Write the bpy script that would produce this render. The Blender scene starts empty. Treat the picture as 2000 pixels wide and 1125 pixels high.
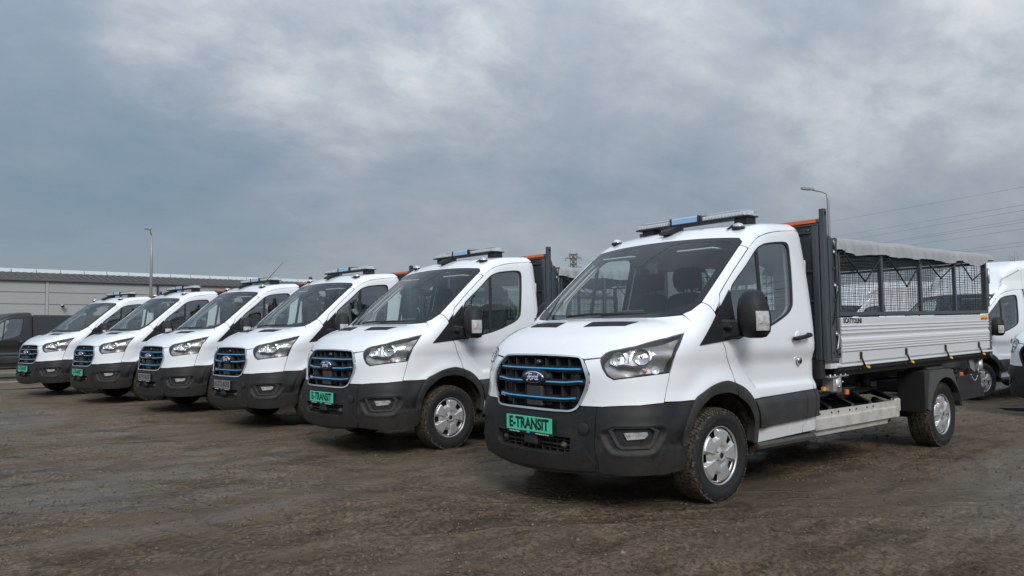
import bpy, bmesh, math, random
import numpy as np
from mathutils import Vector, Matrix, geometry
from mathutils import noise as mnoise

rng = random.Random(7)
S = bpy.context.scene
COL = S.collection
PI = math.pi

# ---------------------------------------------------------------- camera
cam = bpy.data.cameras.new('camera')
cam.sensor_width = 36.0
cam.lens = 1464.65 / 2000 * 36
cam.clip_start = 0.05
cam.clip_end = 6000
cam_o = bpy.data.objects.new('camera', cam)
COL.objects.link(cam_o)
_r = Vector((-0.7752206, 0.63160962, -0.0101149))
_u = Vector((0.02922181, 0.05185215, 0.99822715))
_f = Vector((-0.63101435, -0.77355067, 0.05865363))
M = Matrix.Identity(4)
for i in range(3):
    M[i][0] = _r[i]; M[i][1] = _u[i]; M[i][2] = -_f[i]
M.translation = Vector((4.69345, 4.31164, 1.26538))
cam_o.matrix_world = M
S.camera = cam_o
S.cycles.transparent_max_bounces = 32

# ---------------------------------------------------------------- light
S.view_settings.view_transform = 'Standard'
S.view_settings.look = 'None'
S.view_settings.gamma = 1
S.view_settings.exposure = 0.50
S.view_settings.use_curve_mapping = False

SUN_AZ, SUN_EL = 62.0, 38.0          # world azimuth (degrees from +x), elevation
W = bpy.data.worlds.new('World')
S.world = W
W.use_nodes = True
nt = W.node_tree
nt.nodes.clear()
def WN(t, **k):
    n = nt.nodes.new(t)
    for a, b in k.items(): setattr(n, a, b)
    return n
def L_(a, b): nt.links.new(a, b)
tc = WN('ShaderNodeTexCoord')
sep = WN('ShaderNodeSeparateXYZ'); L_(tc.outputs['Generated'], sep.inputs[0])
def math_(op, a, b=None, clamp=False):
    n = WN('ShaderNodeMath', operation=op, use_clamp=clamp)
    for i, v in enumerate((a, b)):
        if v is None: continue
        if isinstance(v, (int, float)): n.inputs[i].default_value = v
        else: L_(v, n.inputs[i])
    return n.outputs[0]
zc = math_('MAXIMUM', sep.outputs[2], 0.0)
den = math_('ADD', zc, 0.40)
comb = WN('ShaderNodeCombineXYZ')
L_(math_('DIVIDE', sep.outputs[0], den), comb.inputs[0])
L_(math_('DIVIDE', sep.outputs[1], den), comb.inputs[1])
def wnoise(scale, detail, rough, loc, sx=1.0, dist=0.0):
    mp = WN('ShaderNodeMapping'); L_(comb.outputs[0], mp.inputs[0])
    mp.inputs['Location'].default_value = loc
    mp.inputs['Rotation'].default_value = (0, 0, math.radians(35))
    mp.inputs['Scale'].default_value = (sx, 1, 1)
    n = WN('ShaderNodeTexNoise'); L_(mp.outputs[0], n.inputs['Vector'])
    n.inputs['Scale'].default_value = scale; n.inputs['Detail'].default_value = detail
    n.inputs['Roughness'].default_value = rough; n.inputs['Distortion'].default_value = dist
    return n.outputs['Fac']
big = wnoise(1.15, 7, 0.55, (3.1, 1.7, 0), 0.8, 0.15)
mid = wnoise(3.4, 10, 0.60, (8.0, 4.0, 2), 0.75, 0.2)
fin = wnoise(10.0, 9, 0.62, (1.0, 9.0, 5), 0.8, 0.3)
tone = math_('ADD', 0.50, math_('MULTIPLY', math_('SUBTRACT', big, 0.5), 0.85))
tone = math_('ADD', tone, math_('MULTIPLY', math_('SUBTRACT', mid, 0.5), 0.62))
tone = math_('ADD', tone, math_('MULTIPLY', math_('SUBTRACT', fin, 0.5), 0.30))
rag = math_('ADD', 0.1, math_('MULTIPLY', math_('ADD', mid, math_('MULTIPLY', math_('SUBTRACT', fin, 0.5), 0.7)), 1.8))
def bank(d, r0, r1):
    """soft round region of the cloud deck about direction d"""
    k = WN('ShaderNodeVectorMath', operation='DOT_PRODUCT'); L_(tc.outputs['Generated'], k.inputs[0])
    v = Vector(d).normalized(); k.inputs[1].default_value = v
    m = WN('ShaderNodeMapRange', interpolation_type='SMOOTHSTEP'); L_(k.outputs['Value'], m.inputs[0])
    m.inputs[1].default_value = math.cos(math.radians(r1)); m.inputs[2].default_value = math.cos(math.radians(r0))
    return m.outputs[0]
# thin bright breaks and heavier banks in the deck
for d, r0, r1, amp in (((-.27, -.90, .341), 1, 9, .28), ((-.563, -.759, .327), 1, 8, .20), ((-.50, -.77, .40), 1, 9, .16), ((-.42, -.85, .30), 1, 8, .22), ((-.861, -.447, .242), 1, 7, .26),
                       ((-.911, -.281, .303), 1, 9, .34), ((-.74, -.55, .42), 2, 12, .16), ((.5, .8, .5), 10, 50, .30), ((.7, -.5, .6), 10, 40, .25)):
    tone = math_('ADD', tone, math_('MULTIPLY', math_('MULTIPLY', bank(d, r0, r1), amp), rag))
for d, r0, r1, amp in (((-.788, -.555, .266), 4, 16, -.06), ((-.308, -.922, .235), 4, 15, -.06), ((-.05, -.969, .216), 6, 24, -.22), ((-.60, -.76, .24), 2, 10, -.06)):
    tone = math_('ADD', tone, math_('MULTIPLY', bank(d, r0, r1), amp))
cr = WN('ShaderNodeValToRGB'); L_(tone, cr.inputs[0])
e = cr.color_ramp.elements
e[0].position = 0.10; e[0].color = (0.140, 0.210, 0.275, 1)
e[1].position = 1.0; e[1].color = (0.500, 0.500, 0.505, 1)
for p_, c_ in ((0.34, (0.192, 0.242, 0.300)), (0.52, (0.256, 0.293, 0.342)), (0.70, (0.336, 0.366, 0.402)), (0.86, (0.420, 0.445, 0.470))):
    x = e.new(p_); x.color = (*c_, 1)
# towards the horizon the deck evens out, faintly warm
hz = math_('POWER', math_('SUBTRACT', 1.0, zc, True), 10.0)
mixh = WN('ShaderNodeMix', data_type='RGBA'); L_(math_('MULTIPLY', hz, 0.72), mixh.inputs[0])
L_(cr.outputs[0], mixh.inputs[6]); mixh.inputs[7].default_value = (0.282, 0.300, 0.328, 1)
# overcast luminance law: brighter towards the zenith
lum = math_('ADD', math_('MULTIPLY', math_('POWER', zc, 1.8), 2.5), 0.96)
sk = WN('ShaderNodeTexSky', sky_type='NISHITA'); sk.sun_disc = False
sk.sun_elevation = math.radians(SUN_EL)
sk.sun_rotation = math.radians(90 - SUN_AZ)
vm = WN('ShaderNodeVectorMath', operation='SCALE'); L_(mixh.outputs[2], vm.inputs[0]); L_(lum, vm.inputs[3])
bg1 = WN('ShaderNodeBackground'); L_(vm.outputs[0], bg1.inputs[0]); bg1.inputs[1].default_value = 0.87
bg2 = WN('ShaderNodeBackground'); L_(sk.outputs[0], bg2.inputs[0]); bg2.inputs[1].default_value = 0.05
mx = WN('ShaderNodeMixShader'); mx.inputs[0].default_value = 0.12
L_(bg1.outputs[0], mx.inputs[1]); L_(bg2.outputs[0], mx.inputs[2])
wo = WN('ShaderNodeOutputWorld'); L_(mx.outputs[0], wo.inputs[0])

sun = bpy.data.lights.new('sun', 'SUN')
sun.energy = 1.5; sun.angle = math.radians(24); sun.color = (1.0, 0.97, 0.93)
sun_o = bpy.data.objects.new('sun', sun); COL.objects.link(sun_o)
_d = Vector((math.cos(math.radians(SUN_AZ)) * math.cos(math.radians(SUN_EL)), math.sin(math.radians(SUN_AZ)) * math.cos(math.radians(SUN_EL)), math.sin(math.radians(SUN_EL))))
sun_o.rotation_euler = _d.to_track_quat('Z', 'Y').to_euler()

# ---------------------------------------------------------------- materials
MATS = {}
def mat(name, col, rough=0.5, metal=0.0, coat=0.0, noise=None, bump=None, spec=0.5, emit=None, coords='Object'):
    """noise = (scale, amount, colour2) mottles the colour; bump = (scale, strength)"""
    m = bpy.data.materials.new(name); m.use_nodes = True
    n = m.node_tree; b = n.nodes['Principled BSDF']
    b.inputs['Base Color'].default_value = (*col, 1)
    b.inputs['Roughness'].default_value = rough
    b.inputs['Metallic'].default_value = metal
    b.inputs['Coat Weight'].default_value = coat
    b.inputs['Coat Roughness'].default_value = 0.05
    b.inputs['Specular IOR Level'].default_value = spec
    t = n.nodes.new('ShaderNodeTexCoord')
    if noise:
        sc, amt, c2 = noise
        tx = n.nodes.new('ShaderNodeTexNoise'); tx.inputs['Scale'].default_value = sc; tx.inputs['Detail'].default_value = 6
        tx.inputs['Roughness'].default_value = 0.62
        n.links.new(t.outputs[coords], tx.inputs['Vector'])
        r = n.nodes.new('ShaderNodeValToRGB'); r.color_ramp.elements[0].position = 0.42; r.color_ramp.elements[1].position = 0.68
        r.color_ramp.elements[0].color = (0, 0, 0, 1); r.color_ramp.elements[1].color = (amt, amt, amt, 1)
        n.links.new(tx.outputs['Fac'], r.inputs[0])
        mx = n.nodes.new('ShaderNodeMix'); mx.data_type = 'RGBA'
        n.links.new(r.outputs[0], mx.inputs[0]); mx.inputs[6].default_value = (*col, 1); mx.inputs[7].default_value = (*c2, 1)
        n.links.new(mx.outputs[2], b.inputs['Base Color'])
        mr = n.nodes.new('ShaderNodeMath'); mr.operation = 'MULTIPLY_ADD'; n.links.new(r.outputs[0], mr.inputs[0])
        mr.inputs[1].default_value = 0.25; mr.inputs[2].default_value = rough; mr.use_clamp = True
        n.links.new(mr.outputs[0], b.inputs['Roughness'])
    if bump:
        tb = n.nodes.new('ShaderNodeTexNoise'); tb.inputs['Scale'].default_value = bump[0]; tb.inputs['Detail'].default_value = 5
        n.links.new(t.outputs[coords], tb.inputs['Vector'])
        bp = n.nodes.new('ShaderNodeBump'); bp.inputs['Strength'].default_value = bump[1]; bp.inputs['Distance'].default_value = 0.01
        n.links.new(tb.outputs['Fac'], bp.inputs['Height']); n.links.new(bp.outputs[0], b.inputs['Normal'])
    if emit:
        b.inputs['Emission Color'].default_value = (*emit[0], 1); b.inputs['Emission Strength'].default_value = emit[1]
    MATS[name] = m
    return m
def glass(name, tint, rough=0.0, refl=1.0, base=0.055):
    m = bpy.data.materials.new(name); m.use_nodes = True
    n = m.node_tree; n.nodes.clear()
    tr = n.nodes.new('ShaderNodeBsdfTransparent'); tr.inputs[0].default_value = (*tint, 1)
    gl = n.nodes.new('ShaderNodeBsdfGlossy'); gl.inputs['Roughness'].default_value = rough; gl.inputs[0].default_value = (refl, refl, refl, 1)
    ge = n.nodes.new('ShaderNodeNewGeometry'); dt = n.nodes.new('ShaderNodeVectorMath'); dt.operation = 'DOT_PRODUCT'
    n.links.new(ge.outputs['Normal'], dt.inputs[0]); n.links.new(ge.outputs['Incoming'], dt.inputs[1])
    ab = n.nodes.new('ShaderNodeMath'); ab.operation = 'ABSOLUTE'; n.links.new(dt.outputs['Value'], ab.inputs[0])
    on = n.nodes.new('ShaderNodeMath'); on.operation = 'SUBTRACT'; on.inputs[0].default_value = 1.0; n.links.new(ab.outputs[0], on.inputs[1])
    pw = n.nodes.new('ShaderNodeMath'); pw.operation = 'POWER'; n.links.new(on.outputs[0], pw.inputs[0]); pw.inputs[1].default_value = 4.6
    fr = n.nodes.new('ShaderNodeMath'); fr.operation = 'MULTIPLY_ADD'; n.links.new(pw.outputs[0], fr.inputs[0]); fr.inputs[1].default_value = 0.90; fr.inputs[2].default_value = base
    mx = n.nodes.new('ShaderNodeMixShader'); o = n.nodes.new('ShaderNodeOutputMaterial')
    n.links.new(fr.outputs[0], mx.inputs[0]); n.links.new(tr.outputs[0], mx.inputs[1]); n.links.new(gl.outputs[0], mx.inputs[2])
    n.links.new(mx.outputs[0], o.inputs[0]); MATS[name] = m
    return m

def grime(m, z0, z1, col, amt):
    """dried splash low on the bodywork"""
    n = m.node_tree; b = n.nodes['Principled BSDF']; lk = n.links.new
    t = n.nodes.new('ShaderNodeTexCoord'); s = n.nodes.new('ShaderNodeSeparateXYZ'); lk(t.outputs['Object'], s.inputs[0])
    mr = n.nodes.new('ShaderNodeMapRange'); lk(s.outputs[2], mr.inputs[0]); mr.inputs[1].default_value = z1; mr.inputs[2].default_value = z0; mr.inputs[3].default_value = 0; mr.inputs[4].default_value = 1
    tx = n.nodes.new('ShaderNodeTexNoise'); tx.inputs['Scale'].default_value = 13; tx.inputs['Detail'].default_value = 9; tx.inputs['Roughness'].default_value = .72; lk(t.outputs['Object'], tx.inputs['Vector'])
    a = n.nodes.new('ShaderNodeMath'); a.operation = 'MULTIPLY_ADD'; lk(mr.outputs[0], a.inputs[0]); a.inputs[1].default_value = .36; a.inputs[2].default_value = -.62
    c = n.nodes.new('ShaderNodeMath'); c.operation = 'ADD'; lk(a.outputs[0], c.inputs[0]); lk(tx.outputs['Fac'], c.inputs[1])
    d = n.nodes.new('ShaderNodeMath'); d.operation = 'MULTIPLY'; d.use_clamp = True; lk(c.outputs[0], d.inputs[0]); d.inputs[1].default_value = 6
    f = n.nodes.new('ShaderNodeMath'); f.operation = 'MULTIPLY'; lk(d.outputs[0], f.inputs[0]); f.inputs[1].default_value = amt
    src = b.inputs['Base Color'].links[0].from_socket; mx = n.nodes.new('ShaderNodeMix'); mx.data_type = 'RGBA'
    lk(f.outputs[0], mx.inputs[0]); lk(src, mx.inputs[6]); mx.inputs[7].default_value = (*col, 1); lk(mx.outputs[2], b.inputs['Base Color'])
PAINT = mat('white_paint', (0.77, 0.80, 0.835), 0.30, coat=1.0, noise=(2.2, 0.10, (0.60, 0.59, 0.56)))
PAINT.node_tree.nodes['Principled BSDF'].inputs['Coat IOR'].default_value = 1.75
DPAINT = mat('dark_grey_paint', (0.016, 0.017, 0.019), 0.35, coat=1.0)
PLAST = mat('black_plastic', (0.013, 0.0145, 0.017), 0.52, spec=0.28, noise=(9, 0.5, (0.028, 0.028, 0.028)), bump=(300, 0.15))
grime(PAINT, .40, .85, (.40, .37, .31), .30)
PLAST2 = mat('grey_plastic_trim', (0.030, 0.031, 0.033), 0.50, noise=(6, 0.5, (0.052, 0.051, 0.049)), bump=(260, 0.15))
FRIT = mat('black_frit', (0.008, 0.010, 0.013), 0.12, spec=0.30)
GLOSSBK = mat('gloss_black', (0.012, 0.013, 0.015), 0.12, coat=0.6)
grime(PLAST, .25, .75, (.055, .048, .038), .35); grime(PLAST2, .30, .70, (.09, .08, .065), .35)
RUBBER = mat('rubber_seal', (0.018, 0.018, 0.019), 0.6)
DARK = mat('dark_cavity', (0.008, 0.008, 0.009), 0.9)
CHROME = mat('chrome', (0.62, 0.63, 0.65), 0.12, metal=1.0)
REFLECT = mat('lamp_reflector', (0.88, 0.90, 0.92), 0.22, metal=0.45)
LAMPBK = mat('lamp_bezel', (0.27, 0.285, 0.30), 0.25, metal=0.4, noise=(9, 0.9, (0.52, 0.46, 0.40)))
BLUE = mat('blue_trim', (0.0, 0.34, 0.76), 0.28, coat=0.5)
BADGE = mat('badge_blue', (0.010, 0.022, 0.12), 0.3, coat=0.2)
SILVER = mat('silver_wheel_cover', (0.50, 0.505, 0.515), 0.30, metal=0.5, noise=(12, 0.25, (0.36, 0.33, 0.29)))
ALU = mat('anodised_aluminium', (0.68, 0.70, 0.715), 0.42, metal=0.25, noise=(3, 0.18, (0.56, 0.575, 0.585)))
ALUR = mat('dirty_aluminium_rail', (0.64, 0.63, 0.60), 0.42, metal=0.35, noise=(7, 0.7, (0.36, 0.33, 0.28)))
GALV = mat('galvanised_steel', (0.52, 0.54, 0.56), 0.38, metal=0.7, noise=(20, 0.5, (0.36, 0.38, 0.40)))
STEEL = mat('slate_painted_steel', (0.042, 0.054, 0.064), 0.40, coat=0.25, noise=(5, 0.3, (0.075, 0.085, 0.092)))
FRAME = mat('black_chassis', (0.012, 0.013, 0.014), 0.55, noise=(8, 0.4, (0.035, 0.031, 0.027)))
ORANGE = mat('orange_reflective', (0.82, 0.13, 0.015), 0.4)
AMBER = mat('amber_lens', (0.80, 0.17, 0.01), 0.2, coat=0.5)
YELLOW = mat('yellow_hook', (0.80, 0.46, 0.01), 0.45)
RED = mat('red_print', (0.62, 0.03, 0.02), 0.5)
INK = mat('black_print', (0.012, 0.012, 0.012), 0.5)
WINK = mat('white_print', (0.80, 0.80, 0.80), 0.4)
GREENP = mat('green_plate', (0.060, 0.60, 0.39), 0.38, noise=(5, 0.4, (0.05, 0.40, 0.26)))
GREYP = mat('grey_plate', (0.19, 0.195, 0.20), 0.45)
TARP = mat('grey_tarpaulin', (0.29, 0.30, 0.31), 0.55, noise=(1.6, 0.35, (0.24, 0.235, 0.23)), bump=(9, 0.6))
SEAT = mat('seat_fabric', (0.040, 0.044, 0.050), 0.9)
DASH = mat('dashboard_plastic', (0.085, 0.092, 0.098), 0.6)
LINER = mat('pale_cab_lining', (0.45, 0.46, 0.455), 0.8)
CLEAR = glass('clear_lens', (0.96, 0.97, 0.98), 0.03)
WGLASS = glass('windscreen_glass', (0.86, 0.95, 0.94), 0.0, 0.9, 0.028)
SGLASS = glass('side_window_glass', (0.80, 0.92, 0.88), 0.0, 1.0, 0.24)
BLUELENS = mat('blue_beacon_lens', (0.27, 0.46, 0.70), 0.15, coat=1.0)
LED = mat('led_modules', (0.66, 0.67, 0.69), 0.3, metal=0.2)
# ---------------------------------------------------------------- body surface of the cab as an implicit function
def pch(X,Y):
    # monotone cubic (Fritsch-Carlson) interpolant
    X=np.array(X,float);Y=np.array(Y,float);h=np.diff(X);d=np.diff(Y)/h
    m=np.zeros(len(X));m[0]=d[0];m[-1]=d[-1]
    for i in range(1,len(X)-1):
        m[i]=0 if d[i-1]*d[i]<=0 else 2*d[i-1]*d[i]/(d[i-1]+d[i])
    def f(x):
        x=np.clip(x,X[0],X[-1]);i=np.clip(np.searchsorted(X,x)-1,0,len(h)-1)
        t=(x-X[i])/h[i];return ((1+2*t)*(1-t)**2*Y[i]+t*(1-t)**2*h[i]*m[i]+t*t*(3-2*t)*Y[i+1]+t*t*(t-1)*h[i]*m[i+1])
    return f
def smax(a,b,k):
    h=np.maximum(k-np.abs(a-b),0)/k
    return np.maximum(a,b)+h*h*k/4
def smin(a,b,k): return -smax(-a,-b,k)
def sstep(a,b,x):
    t=np.clip((x-a)/(b-a),0,1);return t*t*(3-2*t)
Wz=pch([.1,.30,.40,.53,.62,.75,.86,1.0,1.10,1.23,1.40,1.63,1.90,2.10,2.3],[.90,.945,.960,.972,.982,.984,.974,.972,.980,.976,.962,.937,.900,.868,.83])
F0=pch([.05,.18,.24,.32,.45,.60,.69,.74,.80,.95,1.08,1.2,1.4],[.90,.95,.985,1.01,1.03,1.022,1.008,.992,.985,.975,.945,.88,.72])
BON=pch([-.5,.0,.33,.49,.594,.70,.80,.88,.95,1.05],[1.53,1.44,1.375,1.338,1.300,1.255,1.200,1.140,1.06,.90])
WSX=pch([1.2,1.38,1.6,1.8,2.0,2.2],[.53,.325,.065,-.18,-.445,-.73])
VB={'back':-1.385,'high':0,'low':0}
HROOF=pch([-6,-3,-2.2,-1.5,-1.1,-.8,-.55,-.3,0],[2.76,2.77,2.76,2.73,2.63,2.46,2.18,1.92,1.5])
ROOF=pch([-2,-1.4,-1.1,-.8,-.5,-.2],[2.225,2.22,2.205,2.175,2.12,2.04])
def body(P):
    x,y,z=P[...,0],np.abs(P[...,1]),P[...,2]
    w=Wz(z)
    up=sstep(1.25,1.7,z)
    w=w-.045*up*np.clip((x+.7)/.9,0,2)**1.5
    w=w-.02*np.clip((x-.1)/.8,0,1)**2
    # arch swell
    r=np.hypot(x,z-.346)
    w=w+.026*np.exp(-((r-.53)/.07)**2)*sstep(.45,.60,z)*(x<.9)
    zb=.80+np.clip(x+.45,0,.35)*.95
    rec=sstep(0,.06,z-zb)*(1-sstep(.98,1.13,z))*(1-sstep(-.10,.12,x))*(x>-1.4)
    w=w-.024*rec
    side=y-w
    front=(x-(F0(z)-.22*y*y))
    low=sstep(.62,.80,z)
    kf=.36+.06*low
    bon=(z-(BON(x)-.07*y*y-.10*np.clip(y-.6,0,1)**2*4))*.9
    ws=(x-(WSX(z)-.18*y*y))*.62
    roof=(z-((HROOF(x) if VB['high'] else ROOF(x))-.05*y*y))
    up_=smax(ws,roof,.10)
    top=smin(bon,up_,.02)
    f=smax(side,front,kf)
    f=smax(f,top,.12)
    f=smax(f,VB['back']-x,.07)
    return f
def grad(P,h=1e-3):
    g=np.zeros(P.shape)
    for i in range(3):
        d=np.zeros(3);d[i]=h;g[...,i]=body(P+d)-body(P-d)
    return g/(np.linalg.norm(g,axis=-1,keepdims=True)+1e-12)
def hit(O,D,t0,t1,n=160):
    "first entry of rays O+tD into body between t0..t1"
    O=np.atleast_2d(O);D=np.atleast_2d(D);O,D=np.broadcast_arrays(O,D)
    ts=np.linspace(t0,t1,n);res=np.full(len(O),np.nan)
    prev=body(O+D*ts[0]);lo=np.full(len(O),np.nan)
    for a,b in zip(ts[:-1],ts[1:]):
        cur=body(O+D*b);m=np.isnan(lo)&(prev>0)&(cur<=0);lo[m]=a;prev=cur
    ok=~np.isnan(lo);A=np.where(ok,lo,0);B=A+(ts[1]-ts[0])
    for _ in range(22):
        M=(A+B)/2;v=body(O+D*M[:,None])<=0;B=np.where(v,M,B);A=np.where(v,A,M)
    R=O+D*B[:,None];R[~ok]=np.nan
    return R
# ---------------------------------------------------------------- helpers
def link(name, me, m=None, parent=None, smooth=True, kind=None):
    o = bpy.data.objects.new(name, me)
    COL.objects.link(o)
    if m is not None:
        me.materials.clear(); me.materials.append(m)
    if parent is not None: o.parent = parent
    if kind: o['kind'] = kind
    return o
def empty(name, loc=(0, 0, 0), rz=0.0):
    o = bpy.data.objects.new(name, None); COL.objects.link(o)
    o.empty_display_size = 0.3; o.location = loc; o.rotation_euler = (0, 0, rz)
    return o
def tag(o, label, cat, group=None, kind=None):
    o['label'] = label
    if cat: o['category'] = cat
    if group: o['group'] = group
    if kind: o['kind'] = kind
    return o
def copy_tree(o, parent=None):
    c = o.copy(); COL.objects.link(c); c.parent = parent
    for ch in list(o.children): copy_tree(ch, c)
    return c

class MB:
    """collects simple shapes into one mesh"""
    def __init__(s): s.v = []; s.f = []; s.sm = []
    def add(s, vs, fs, smooth=False):
        o = len(s.v); s.v += [tuple(map(float, p)) for p in vs]
        s.f += [tuple(i + o for i in f) for f in fs]; s.sm += [smooth] * len(fs); return s
    def box(s, a, b, ch=0.0, mtx=None):
        x0, y0, z0 = [min(p, q) for p, q in zip(a, b)]; x1, y1, z1 = [max(p, q) for p, q in zip(a, b)]
        c = min(ch, (x1 - x0) / 2.01, (y1 - y0) / 2.01, (z1 - z0) / 2.01)
        if c <= 0:
            vs = [(x0, y0, z0), (x1, y0, z0), (x1, y1, z0), (x0, y1, z0), (x0, y0, z1), (x1, y0, z1), (x1, y1, z1), (x0, y1, z1)]
            fs = [(0, 3, 2, 1), (4, 5, 6, 7), (0, 1, 5, 4), (1, 2, 6, 5), (2, 3, 7, 6), (3, 0, 4, 7)]
        else:
            vs = []; idx = {}
            for ix, X in ((0, x0), (1, x1)):
                for iy, Y in ((0, y0), (1, y1)):
                    for iz, Z in ((0, z0), (1, z1)):
                        sx, sy, sz = (1 - 2 * ix) * c, (1 - 2 * iy) * c, (1 - 2 * iz) * c
                        for k, p in enumerate(((X, Y + sy, Z + sz), (X + sx, Y, Z + sz), (X + sx, Y + sy, Z))):
                            idx[ix, iy, iz, k] = len(vs); vs.append(p)
            g = lambda a, b_, c_, k: idx[a, b_, c_, k]
            fs = []
            for i in (0, 1):
                q = [g(i, 0, 0, 0), g(i, 1, 0, 0), g(i, 1, 1, 0), g(i, 0, 1, 0)]; fs.append(q if i else q[::-1])
                q = [g(0, i, 0, 1), g(0, i, 1, 1), g(1, i, 1, 1), g(1, i, 0, 1)]; fs.append(q if i else q[::-1])
                q = [g(0, 0, i, 2), g(1, 0, i, 2), g(1, 1, i, 2), g(0, 1, i, 2)]; fs.append(q if i else q[::-1])
            for i in (0, 1):
                for j in (0, 1):
                    q = [g(0, i, j, 1), g(1, i, j, 1), g(1, i, j, 2), g(0, i, j, 2)]; fs.append(q)
                    q = [g(i, 0, j, 0), g(i, 1, j, 0), g(i, 1, j, 2), g(i, 0, j, 2)]; fs.append(q)
                    q = [g(i, j, 0, 0), g(i, j, 1, 0), g(i, j, 1, 1), g(i, j, 0, 1)]; fs.append(q)
                    for k in (0, 1): pass
            for i in (0, 1):
                for j in (0, 1):
                    for k in (0, 1): fs.append([g(i, j, k, 0), g(i, j, k, 1), g(i, j, k, 2)])
        if mtx is not None: vs = [tuple(mtx @ Vector(p)) for p in vs]
        return s.add(vs, fs)
    def tube(s, pts, r, n=8, cap=True, smooth=True):
        pts = [Vector(p) for p in pts]; rs = r if isinstance(r, (list, tuple)) else [r] * len(pts)
        vs = []; fs = []; up = None
        for i, p in enumerate(pts):
            t = (pts[min(i + 1, len(pts) - 1)] - pts[max(i - 1, 0)]).normalized()
            if up is None: up = Vector((0, 0, 1)) if abs(t.z) < 0.9 else Vector((1, 0, 0))
            a = t.cross(up).normalized(); b = t.cross(a).normalized(); up = -b if False else up
            for k in range(n):
                w = 2 * PI * k / n; vs.append(p + (a * math.cos(w) + b * math.sin(w)) * rs[i])
        for i in range(len(pts) - 1):
            for k in range(n):
                fs.append((i * n + k, i * n + (k + 1) % n, (i + 1) * n + (k + 1) % n, (i + 1) * n + k))
        if cap:
            fs.append(tuple(range(n))[::-1]); fs.append(tuple(range((len(pts) - 1) * n, len(pts) * n)))
        return s.add(vs, fs, smooth)
    def cyl(s, a, b, r, n=16, r2=None, smooth=True): return s.tube([a, b], [r, r if r2 is None else r2], n, True, smooth)
    def prism(s, poly, axis, a, b):
        """2D polygon extruded along axis ('x','y','z') from a to b"""
        n = len(poly)
        def P(u, v, w): return {'x': (w, u, v), 'y': (u, w, v), 'z': (u, v, w)}[axis]
        vs = [P(u, v, a) for u, v in poly] + [P(u, v, b) for u, v in poly]
        fs = [tuple(range(n)), tuple(range(n, 2 * n))[::-1]] + [(i, i + n, (i + 1) % n + n, (i + 1) % n) for i in range(n)]
        return s.add(vs, fs)
    def lathe(s, prof, n=48, axis='y', c=(0, 0, 0), smooth=True, close=False):
        """prof = [(radius, along)] turned round an axis"""
        vs = []; m = len(prof)
        for k in range(n):
            w = 2 * PI * k / n; cw, sw = math.cos(w), math.sin(w)
            for r, h in prof:
                p = {'y': (r * cw, h, r * sw), 'z': (r * cw, r * sw, h), 'x': (h, r * cw, r * sw)}[axis]
                vs.append((p[0] + c[0], p[1] + c[1], p[2] + c[2]))
        fs = [(k * m + i, k * m + i + 1, ((k + 1) % n) * m + i + 1, ((k + 1) % n) * m + i) for k in range(n) for i in range(m - 1)]
        return s.add(vs, fs, smooth)
    def mesh(s, name='m', fix=True):
        me = bpy.data.meshes.new(name); me.from_pydata(s.v, [], s.f)
        me.polygons.foreach_set('use_smooth', s.sm)
        if fix:
            bm = bmesh.new(); bm.from_mesh(me); bmesh.ops.recalc_face_normals(bm, faces=bm.faces); bm.to_mesh(me); bm.free()
        me.update(); return me
    def build(s, name, m, parent=None, kind=None, fix=True): return link(name, s.mesh(name, fix), m, parent, kind=kind)

def text_mesh(txt, size, extr=0.0008, shear=0.0, bold=0.0, sx=1.0):
    cu = bpy.data.curves.new('lettering', 'FONT'); cu.body = txt; cu.size = size; cu.shear = shear; cu.extrude = extr; cu.offset = bold
    cu.align_x = 'CENTER'; cu.align_y = 'CENTER'; cu.resolution_u = 3
    o = bpy.data.objects.new('lettering', cu); COL.objects.link(o)
    bpy.context.view_layer.update()
    me = bpy.data.meshes.new_from_object(o.evaluated_get(bpy.context.evaluated_depsgraph_get()))
    bpy.data.objects.remove(o); me.transform(Matrix.Diagonal((sx, 1, 1, 1))); me.name = 'lettering'
    return me
# letters lying in a plane: local x -> u, local y -> v, local z -> n
def place_mtx(o, u, v, n, loc):
    m = Matrix.Identity(4)
    for i in range(3): m[i][0] = u[i]; m[i][1] = v[i]; m[i][2] = n[i]
    m.translation = Vector(loc); return m

def mirror_mesh(me):
    m2 = me.copy(); m2.transform(Matrix.Diagonal((1, -1, 1, 1))); m2.flip_normals(); return m2

def inside(poly, P):
    x, y = P[:, 0], P[:, 1]; r = np.zeros(len(P), bool); n = len(poly)
    for i in range(n):
        x1, y1 = poly[i]; x2, y2 = poly[(i + 1) % n]
        if y1 == y2: continue
        c = ((y1 > y) != (y2 > y)) & (x < (x2 - x1) * (y - y1) / (y2 - y1) + x1); r ^= c
    return r
def segdist(poly, P):
    d = np.full(len(P), 1e9)
    for i in range(len(poly)):
        a = poly[i]; b = poly[(i + 1) % len(poly)]; ab = b - a
        t = np.clip(((P - a) @ ab) / max(ab @ ab, 1e-12), 0, 1)
        d = np.minimum(d, np.linalg.norm(P - a - t[:, None] * ab, axis=1))
    return d
def snap(P, it=6):
    P = np.array(P, float)
    for _ in range(it):
        h = 1e-3; v = body(P); g = np.zeros(P.shape)
        for i in range(3):
            d = np.zeros(3); d[i] = h; g[..., i] = (body(P + d) - body(P - d)) / (2 * h)
        gg = np.maximum((g * g).sum(-1), 0.05)
        P = P - g * (v / gg)[:, None]
    return P
def smooth_loop(pts, it):
    """round an outline's corners (Chaikin)"""
    for _ in range(it):
        q = []
        for i in range(len(pts)):
            a = np.array(pts[i]); b = np.array(pts[(i + 1) % len(pts)])
            q.append(tuple(a * .75 + b * .25)); q.append(tuple(a * .25 + b * .75))
        pts = q
    return pts
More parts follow.
